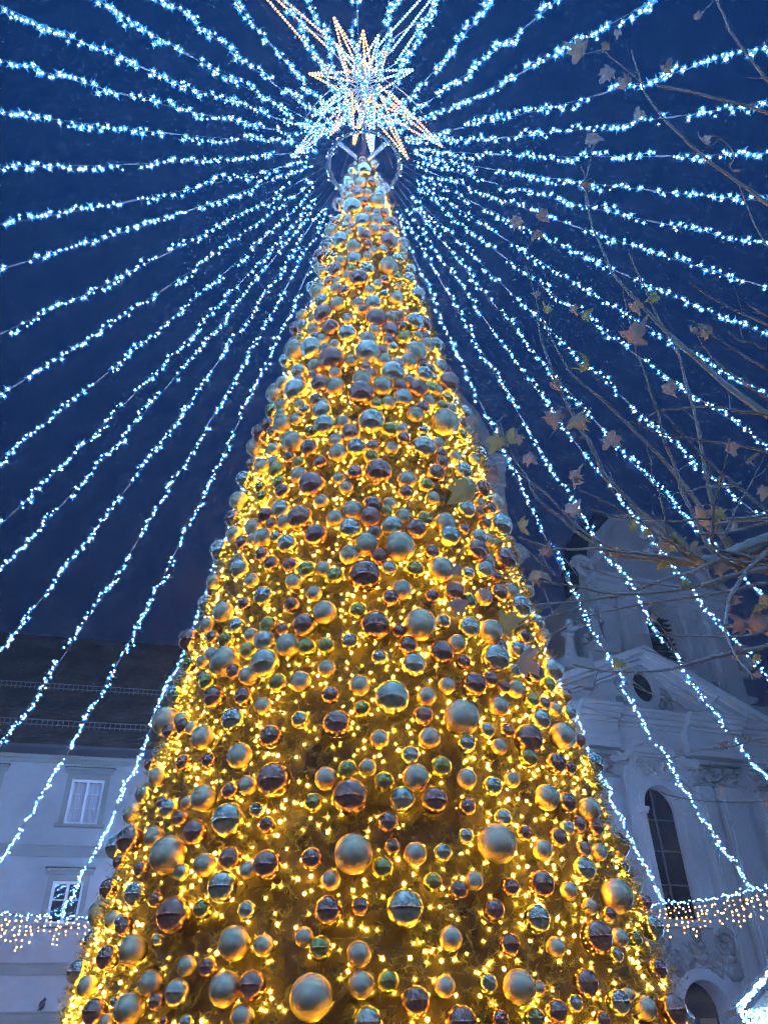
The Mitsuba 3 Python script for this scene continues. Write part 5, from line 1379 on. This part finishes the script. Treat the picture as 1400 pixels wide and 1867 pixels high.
# ------------------------------------------------------------------ plane tree at the right
BRANCHES, LEAVES = [[[[3653,5200,13136,60],[3656,5242,12905,62],[3682,5340,12398,71],[3749,5406,12099,78],[3847,5469,11857,85],[4069,5565,11583,98],[4289,5669,11274,112],[4692,5825,10924,136],[5090,5975,10611,160],[5611,6200,10069,200]],[[3236,5150,13124,40],[3264,5175,12951,42],[3417,5220,12773,47],[3597,5272,12580,55],[3654,5300,12423,60]],[[2932,5100,12848,30],[3088,5124,12974,30],[3267,5150,13123,30]],[[4080,5600,12946,100],[4593,5715,12983,109],[5516,5925,12936,136],[5783,5990,12878,146],[6656,6200,12680,180]],[[5066,5000,14172,80],[5230,5260,13585,94],[5489,5419,13391,106],[5685,5599,13065,121],[6256,6000,12479,160]],[[5139,5000,14355,30],[4831,4947,13866,26],[4582,4900,13410,20]],[[2789,5400,11057,50],[2553,5507,10274,63],[2565,5600,9646,78],[2646,5667,9250,91],[2689,5721,8926,103],[2910,5806,8569,121],[3232,5930,8077,151],[3535,6031,7740,176],[3786,6121,7437,200],[4141,6229,7149,230],[4677,6400,6694,280]],[[2561,5400,10614,30],[2555,5427,10298,32],[2520,5500,9503,40]],[[1672,5600,8902,50],[1743,5653,8524,55],[1738,5764,7727,73],[1855,5839,7276,87],[2001,5924,6805,105],[2236,6062,6097,137],[2404,6115,5899,151],[2782,6224,5553,179],[3071,6300,5352,200]],[[1817,5800,8264,50],[2011,5920,7522,68],[2348,6007,7194,88],[2592,6084,6870,107],[2895,6182,6472,133],[3081,6256,6151,155],[3210,6320,5863,174],[3425,6400,5554,200]],[[2569,5300,8248,40],[2607,5457,7722,49],[2659,5629,7185,64],[2753,5758,6819,76],[2793,5875,6479,89],[2894,6040,6036,108],[3039,6187,5680,126],[3137,6300,5406,140]],[[2847,5500,8975,50],[2942,5590,8575,56],[3043,5704,8086,66],[3203,5804,7724,77],[3214,5905,7300,89],[3260,5993,6959,100],[3252,6188,6213,128],[3291,6317,5761,147],[3354,6400,5493,160]],[[3466,5600,8551,50],[3751,5729,8420,60],[4069,5859,8332,73],[4386,5978,8284,88],[4963,6200,8148,120]],[[4149,5800,8408,40],[4411,5959,8392,52],[4864,6200,8428,80]],[[3212,5400,7613,40],[3267,5472,7494,43],[3404,5588,7333,52],[3643,5733,7196,66],[3997,5912,7086,85],[4519,6200,6832,120]],[[3748,5700,7866,40],[3819,5752,7801,43],[4223,5915,7828,58],[4702,6100,7871,80]],[[3175,5300,7591,30],[3410,5438,7502,37],[3623,5549,7461,46],[3813,5657,7392,55],[4018,5759,7354,65],[4520,6000,7273,90]],[[2488,5700,6564,40],[2787,5790,6832,48],[3323,5938,7007,70],[3849,6088,7059,97],[4090,6155,7075,110],[4559,6300,6995,140]],[[2386,5600,6528,40],[2683,5718,6454,48],[3051,5841,6492,60],[3492,5984,6530,77],[3915,6120,6545,94],[4442,6300,6472,120]],[[2684,5500,6591,40],[2806,5591,6459,46],[2988,5718,6286,58],[3226,5869,6097,77],[3700,6133,5818,114],[3998,6300,5634,140]],[[1276,6000,6350,40],[1338,6018,6252,43],[1543,6062,6070,53],[1701,6106,5853,65],[1941,6165,5599,85],[2151,6208,5466,101],[2553,6275,5405,128],[3009,6350,5354,160]],[[1165,5900,6816,40],[1230,5948,6535,46],[1370,5995,6316,54],[1453,6051,6017,65],[1735,6129,5739,84],[1925,6179,5584,96],[2073,6225,5417,108],[2507,6307,5396,132],[3005,6400,5378,160]],[[895,5600,6628,30],[934,5693,6496,34],[974,5771,6388,40],[1054,5846,6309,45],[1108,5900,6248,50]],[[1165,5900,6816,30],[1204,5877,6831,26],[1238,5850,6866,20]],[[1233,5800,6425,30],[1211,5831,6536,30],[1204,5900,6815,30]],[[1187,5700,5290,40],[1402,5782,5245,48],[1671,5874,5262,60],[2001,5982,5315,77],[2482,6137,5346,106],[2985,6300,5324,140]],[[1356,5700,5177,30],[1364,5683,5043,30],[1387,5662,4893,30],[1448,5650,4847,30]],[[1503,5800,5213,30],[1602,5777,5094,26],[1642,5762,5000,23],[1649,5750,4911,20]],[[872,5500,4800,30],[1180,5603,4794,38],[1587,5733,4805,52],[1868,5824,4775,64],[2181,5917,4808,77],[2683,6058,4923,99],[3178,6189,5128,121],[3621,6300,5272,140]],[[932,5500,4513,30],[1238,5615,4562,39],[1707,5781,4686,59],[2024,5887,4773,73],[2486,6036,5017,96],[2789,6128,5126,111],[3288,6274,5417,137],[3750,6400,5635,160]],[[891,5400,4237,30],[1190,5554,4402,39],[1474,5689,4514,50],[1706,5800,4681,60]],[[1440,5600,4035,40],[1764,5711,4011,51],[2085,5811,4047,65],[2293,5874,4088,76],[2505,5936,4163,86],[2690,5989,4231,96],[3010,6078,4324,113],[3299,6156,4404,129],[3862,6300,4608,160]],[[1785,5600,3895,20],[1915,5673,3824,23],[2105,5752,3816,29],[2288,5840,3756,35],[2405,5892,3729,40],[2547,5945,3790,45],[2683,6000,3900,50]],[[1989,5600,4270,30],[2303,5732,4327,38],[2682,5887,4383,52],[2961,5997,4419,64],[3331,6132,4538,79],[3818,6300,4774,100]],[[2044,5700,4201,30],[2200,5801,4182,37],[2361,5899,4174,48],[2539,6000,4180,60]],[[1218,5600,4231,30],[1461,5700,4420,36],[1732,5799,4565,45],[2116,5931,4704,59],[2512,6061,4818,74],[2985,6210,4943,93],[3633,6400,5180,120]],[[1667,5700,4990,30],[1894,5792,4957,35],[2206,5913,4936,45],[2645,6069,4958,61],[3003,6187,5044,74],[3706,6400,5422,100]],[[1851,5600,5493,40],[2110,5691,5460,46],[2498,5813,5503,57],[3087,5987,5618,77],[3718,6161,5773,100],[4233,6300,5855,120]],[[1757,5500,5633,30],[2079,5678,5572,42],[2405,5862,5478,60],[2735,6053,5353,82],[3022,6200,5293,100]],[[2391,5400,6103,30],[2475,5593,5902,39],[2560,5835,5639,57],[2671,6033,5432,74],[2875,6200,5321,90]],[[3111,5300,6030,40],[3095,5527,5897,53],[3060,5845,5696,82],[3070,6200,5437,120]],[[3561,5600,6072,30],[3438,5761,5877,41],[3316,5897,5725,54],[3187,6084,5483,75],[3087,6200,5345,90]],[[3648,6300,6280,80],[3307,6115,6081,69],[3001,5935,5955,54],[2609,5700,5696,30]],[[3124,6200,5687,80],[3461,6301,5811,90],[3838,6412,5910,106],[4124,6500,5929,120]],[[2899,6000,5466,70],[3085,6059,5518,74],[3403,6156,5605,85],[3682,6237,5729,95],[4268,6400,5991,120]],[[2419,6000,4292,40],[2339,5885,4390,34],[2260,5786,4469,27],[2181,5700,4528,20]],[[2461,5700,3613,30],[2604,5806,3541,35],[2805,5924,3504,44],[2965,6007,3502,51],[3351,6200,3503,70]],[[1726,5400,3245,25],[1953,5524,3247,29],[2213,5652,3345,36],[2529,5800,3427,46],[2979,6000,3555,60]],[[1825,5500,3046,20],[2035,5596,3007,25],[2257,5688,3004,31],[2491,5779,3022,39],[2733,5871,3048,47],[3092,6000,3114,60]],[[1458,5600,3706,20],[1667,5651,3656,20],[1823,5700,3543,20]],[[2962,6250,5294,350],[3214,6317,5396,371],[3786,6462,5674,443],[4567,6646,6052,560],[5756,6900,6678,750]],[[2753,5500,3875,40],[2736,5644,4074,51],[2784,5751,4266,63],[2832,5858,4466,77],[3036,6031,4816,102],[3367,6228,5205,134],[4155,6600,5894,200]],[[4273,5900,11661,40],[4629,5830,11663,34],[4752,5800,11883,30]],[[4799,5900,11370,60],[4937,5866,11508,56],[4783,5791,11866,40],[4580,5750,11870,30]],[[4800,5900,10979,40],[4830,5978,10602,47],[4868,6057,10240,58],[4948,6131,9939,69],[5202,6300,9334,100]],[[1744,5700,6621,20],[1889,5629,6770,20],[1966,5600,6777,20]],[[1579,5600,6329,20],[1682,5600,6499,20],[1821,5600,6544,20]]],[["o",2838,5080,12808,257],["g",3147,5200,12448,195],["r",3399,5252,12334,164],["o",3247,5130,13078,108],["g",3491,5130,13467,110],["o",4540,4880,13363,107],["r",4298,5580,13298,177],["g",3473,5386,11729,146],["g",2817,5380,11203,170],["r",2496,5407,10209,147],["r",1996,5580,9780,159],["r",1820,5580,9441,155],["o",1653,5580,9683,145],["g",4436,5730,11686,195],["r",4776,5880,11179,191],["y",3079,5786,8539,149],["o",2876,5786,8341,160],["r",2605,5437,7461,279],["g",1737,5633,8453,98],["y",1865,5780,8413,123],["o",2183,5780,8356,98],["y",2319,5780,8324,123],["y",2239,5900,7636,154],["r",1824,5819,7210,125],["r",1666,5580,6517,158],["o",1855,5580,6546,180],["r",2321,6064,6667,202],["r",1492,5975,6401,142],["g",1297,5780,6491,140],["g",896,5580,6596,127],["y",1269,5811,6589,163],["y",1130,5928,6550,165],["r",1064,5880,6099,116],["y",720,5880,5879,239],["r",1100,5880,6198,96],["y",1224,5680,5375,117],["r",1451,5780,5214,126],["o",1313,5642,4883,177],["g",1527,5630,4844,74],["g",1843,6086,5867,138],["r",1732,5480,5803,118],["g",1707,5480,5711,88],["y",912,5380,4250,195],["o",1104,5580,4107,223],["r",556,5480,4833,127],["r",601,5480,4526,132],["g",786,5480,4621,98],["y",1819,5691,4094,122],["r",2212,5766,4485,64],["o",3308,5380,7554,123],["g",3171,5380,7518,89],["r",3024,5885,7207,149],["y",3116,5967,5654,134],["r",3488,5964,6442,120],["o",3422,5580,6060,132],["o",3146,6300,5851,217],["y",2773,6204,5540,178],["o",2573,6013,5362,142],["o",2873,6180,5338,185],["y",2577,6255,5301,135],["r",3011,6011,4751,144],["r",2973,5838,4504,166],["r",3264,6112,4583,211],["y",3218,6011,4719,125],["o",3083,6169,5177,122],["o",3542,6380,4994,154],["r",2539,5780,3462,99],["o",2359,5668,3088,55],["r",2741,5851,3035,72],["r",2754,5480,3876,74],["y",2182,5671,5356,97],["o",2164,6188,5392,93],["y",2378,5842,5376,89],["y",2683,6038,4951,98],["g",3432,6281,5733,129],["o",3489,5741,5734,121],["o",3314,6095,6134,98],["r",2989,6058,4356,140],["y",3098,6058,4252,74]]]
K = 0.58                # BRANCHES and LEAVES are kept at the size of an older tree further off


def NEAR(p):
    return EYE + (np.asarray(p, float) - EYE) * K


tag('plane_tree', 'bare plane tree reaching in from the right with a few withered leaves', 'tree')
add('plane_tree__trunk', tube(np.vstack([[(4.35, 4.4, 0.0)], NEAR([(7.38, 7.5, 2.2), (7.3, 7.4, 4.2), (7.35, 7.3, 6.5), (7.5, 7.2, 9), (7.7, 7.0, 12), (8.2, 6.9, 15)])]), np.array([.26, .21, .19, .14, .10, .06, .02]) * .62, 14), 'plane_bark', smooth=60)
prg = np.random.default_rng(33)
trunk_pts = NEAR([(7.32, 7.35, 5.4), (7.35, 7.3, 6.5), (7.4, 7.25, 7.7), (7.5, 7.2, 9), (7.6, 7.1, 10.5), (7.7, 7.0, 12)])
for bi, b in enumerate(BRANCHES):
    p = np.array(b, float)
    pts, rad = NEAR(p[:, :3] / 1000), p[:, 3] / 10000 * 1.65 * K
    # branches that end beyond the frame run on to the trunk
    if pts[-1][0] > 3.05 * K and rad[-1] > .0075 * 1.65 * K and bi != 54:
        d = pts[-1] - [0, 0, 1.0]
        tp = trunk_pts[np.argmin(((trunk_pts - pts[-1] + [0, 0, .5]) ** 2).sum(1))]
        mid = (pts[-1] * .5 + tp * .5) + [0, 0, -.09]
        pts = np.vstack([pts, mid, tp])
        rad = np.r_[rad, rad[-1] * 1.35, rad[-1] * 1.7]
    # finer, slightly knotted curve
    s = np.concatenate([[0], np.cumsum(np.linalg.norm(np.diff(pts, axis=0), axis=1))])
    m = max(4, int(s[-1] / .045))
    q = np.linspace(0, s[-1], m)
    cur = np.stack([np.interp(q, s, pts[:, c]) for c in range(3)], 1)
    for _ in range(2):
        cur[1:-1] = .25 * cur[:-2] + .5 * cur[1:-1] + .25 * cur[2:]
    cur[1:-1] += (meshkit.noise(np.stack([q[1:-1] * 10, 0 * q[1:-1] + bi, 0 * q[1:-1]], 1), 4)[:, None] - .5) * prg.normal(0, .014, 3)
    rr = np.interp(q, s, rad) * (1 + .22 * (prg.uniform(0, 1, m) > .92))
    thick = rad.max() > .045
    k = add('plane_tree__branch', tube(cur, rr, 9 if thick else 6), 'plane_bark' if thick else 'bark', smooth=70)
    # short side shoots with buds
    sh = []
    for x in np.arange(.15, s[-1], prg.uniform(.13, .3)):
        i = min(m - 2, int(x / s[-1] * m))
        if i < 1:
            continue
        ax = cur[i] - cur[i + 1]
        ax /= np.linalg.norm(ax) + 1e-9
        d = ax * .7 + prg.normal(0, .6, 3)
        d /= np.linalg.norm(d)
        L = prg.choice([.02, .03, .05, .14])
        sh.append(tube([cur[i], cur[i] + d * L * .6, cur[i] + d * L + [0, 0, .15 * L]], [rr[i] * .6, .0022, .0014 if L > .1 else .0025], 5))
    if sh:
        tag(add(k + '__shoots', cat(sh), 'bark', smooth=70), kind='stuff')


def leaf_mesh(size, seed, curl_amt):
    """A lobed leaf, folded along its midrib and curled, with a stalk."""
    r = np.random.default_rng(seed)
    out = [(0, -.1), (.16, -.22), (.42, -.16), (.36, .02), (.62, .18), (.40, .28), (.46, .52), (.22, .46), (.14, .72), (0, 1.0), (-.14, .72), (-.22, .46), (-.46, .52), (-.40, .28), (-.62, .18), (-.36, .02), (-.42, -.16), (-.16, -.22)]
    o = np.array(out) * r.uniform(.8, 1.15, (len(out), 1))
    mid = np.array([(0, .1), (0, .45), (0, .7)])
    poly = sg.Polygon(o).buffer(0)
    if poly.geom_type != 'Polygon':
        poly = max(poly.geoms, key=lambda g: g.area)
    v2, f = trimesh.creation.triangulate_polygon(poly, engine='earcut')
    m = trimesh.Trimesh(np.c_[v2, np.zeros(len(v2))], f, process=False)
    m = m.subdivide().subdivide()
    v = m.vertices.copy()
    z = curl_amt * (v[:, 0] ** 2 * 1.8 + .8 * (v[:, 1] - .3) ** 2) + .10 * (meshkit.noise(np.c_[v[:, :2] * 3, 0 * v[:, 0]] + seed, 6) - .5)
    wrap = curl_amt * 1.2 * v[:, 0]
    m.vertices = np.stack([v[:, 0] * np.cos(wrap * .8), v[:, 1] * np.cos(curl_amt * .3), z + .15 * np.abs(v[:, 0])], 1) * size
    st = tube(np.array([(0, -.08, 0), (.03, -.35, .04), (.02, -.6, .12)]) * size, [.022 * size, .016 * size, .02 * size], 5)
    return cat([m, st])


LM = {'o': 'dry_leaf', 'g': 'grey_leaf', 'r': 'red_leaf', 'y': 'green_leaf'}
LW = {'y': 'yellow-green plane leaf', 'r': 'dark reddish withered leaf'}
for i, (kind, x, y, z, s) in enumerate(LEAVES):
    R = s / 1000 * 1.55 * K
    m = leaf_mesh(R * prg.uniform(.62, .82), 100 + i, prg.uniform(.25, 1.1))
    m.apply_translation((0, -R * .25, 0))
    nrm = np.array([0, -.75, -.65]) + prg.normal(0, .42, 3)       # blades hang over and show their undersides to the square
    nrm /= np.linalg.norm(nrm)
    rib = np.array([prg.normal(0, .6), 0, -1.0 if prg.uniform() < .75 else .6])
    rib -= nrm * (rib @ nrm)
    rib /= np.linalg.norm(rib)
    e = np.eye(4)
    e[:3, :3] = np.stack([np.cross(rib, nrm), rib, nrm], 1)
    m.apply_transform(e)
    m.apply_translation(NEAR((x / 1000, y / 1000, z / 1000)))
    add('plane_tree__leaf', m, LM[kind], smooth=60)

# ------------------------------------------------------------------ market stall at the lower right, its gable outlined in lights
SX, SY = 5.68, 15.0
ST = Wall(SX, SY, 106.0)
tag('market_stall', 'dark wooden market stall with pitched roof at lower right', 'stall')
EZ, W2 = 2.02, 3.0
add('market_stall__body', ST.put([bx(.15, W2 - .15, .3, 2.5, 0, .95)]), 'wood')
for u in (.15, W2 - .27):
    add('market_stall__post', ST.put(bx(u, u + .12, .18, .30, 0, EZ)), 'wood')
    add('market_stall__post', ST.put(bx(u, u + .12, 2.4, 2.52, 0, EZ)), 'wood')
add('market_stall__back_wall', ST.put(bx(.27, W2 - .27, 2.42, 2.5, .95, EZ)), 'wood')
add('market_stall__counter', ST.put(bx(.0, W2, .1, .75, .95, 1.0)), 'wood')
add('market_stall__gable', ST.put(plate(sg.Polygon([(.1, EZ - .02), (W2 - .1, EZ - .02), (W2 / 2, EZ + 1.12)]), .12, .16)), 'wood')
for s in (-1, 1):
    e0, e1 = (W2 / 2 + s * (W2 / 2 + .12), EZ - .07), (W2 / 2, EZ + 1.22)
    q = sg.Polygon([e0, e1, (e1[0], e1[1] + .09), (e0[0], e0[1] + .09)])
    add('market_stall__roof', ST.put(plate(q, -.15, 2.6)), 'dark_trim')
tag('rope_light', 'dense blue white light rope edging the stall gable', 'rope light')
pts = []
for e0, e1, w in (((-.1, EZ), (W2 / 2, EZ + 1.25), .05), ((-.08, EZ - .10), (W2 + .1, EZ - .10), .11), ((W2 + .1, EZ), (W2 / 2, EZ + 1.25), .05)):
    L = math.hypot(e1[0] - e0[0], e1[1] - e0[1])
    q = rng.uniform(0, 1, int(L * 150 * (w / .06)))
    pts.append(np.stack([e0[0] + (e1[0] - e0[0]) * q, -.19 + rng.normal(0, .03, len(q)), e0[1] + (e1[1] - e0[1]) * q + rng.uniform(-w, w, len(q))], 1))
pts = np.vstack(pts)
pw = (np.c_[pts, np.ones(len(pts))] @ ST.m.T)[:, :3]
add('rope_light__bulbs', scatter(ICO.vertices, ICO.faces, pw, .017, rng), 'black', emitter=lamp((9.0, 27.0, 64.0), .8))
tag('rope_light__bulbs', kind='stuff')
add('rope_light__glow_spikes', scatter(GLOW_V, GLOW_F, pw[::2], .017, rng), 'black', emitter=lamp((0.04, 0.36, 1.1), .1))  # added spikes for the blue halo along the rope
tag('rope_light__glow_spikes', kind='stuff')
tb = [ST.put(tube([(a[0], -.17, a[1]), (b[0], -.17, b[1])], .012, 5)) for a, b in (((-.1, EZ), (W2 / 2, EZ + 1.25)), ((-.08, EZ - .1), (W2 + .1, EZ - .1)), ((W2 + .1, EZ), (W2 / 2, EZ + 1.25)))]
add('rope_light__cable', cat(tb), 'cable')

# ------------------------------------------------------------------ thin haze, added for a soft glow round the lights
scene['air'] = {'type': 'homogeneous', 'albedo': {'type': 'rgb', 'value': [.95, .95, .95]}, 'sigma_t': {'type': 'rgb', 'value': [.0018] * 3}, 'phase': {'type': 'hg', 'g': 0.9}}
scene['haze'] = {'type': 'cube', 'to_world': T().translate([0, 60, 24.0]).scale([130, 130, 25.5]), 'bsdf': {'type': 'null'}, 'interior': {'type': 'ref', 'id': 'air'}}
scene['camera']['medium'] = {'type': 'ref', 'id': 'air'}
tag('haze', kind='stuff')
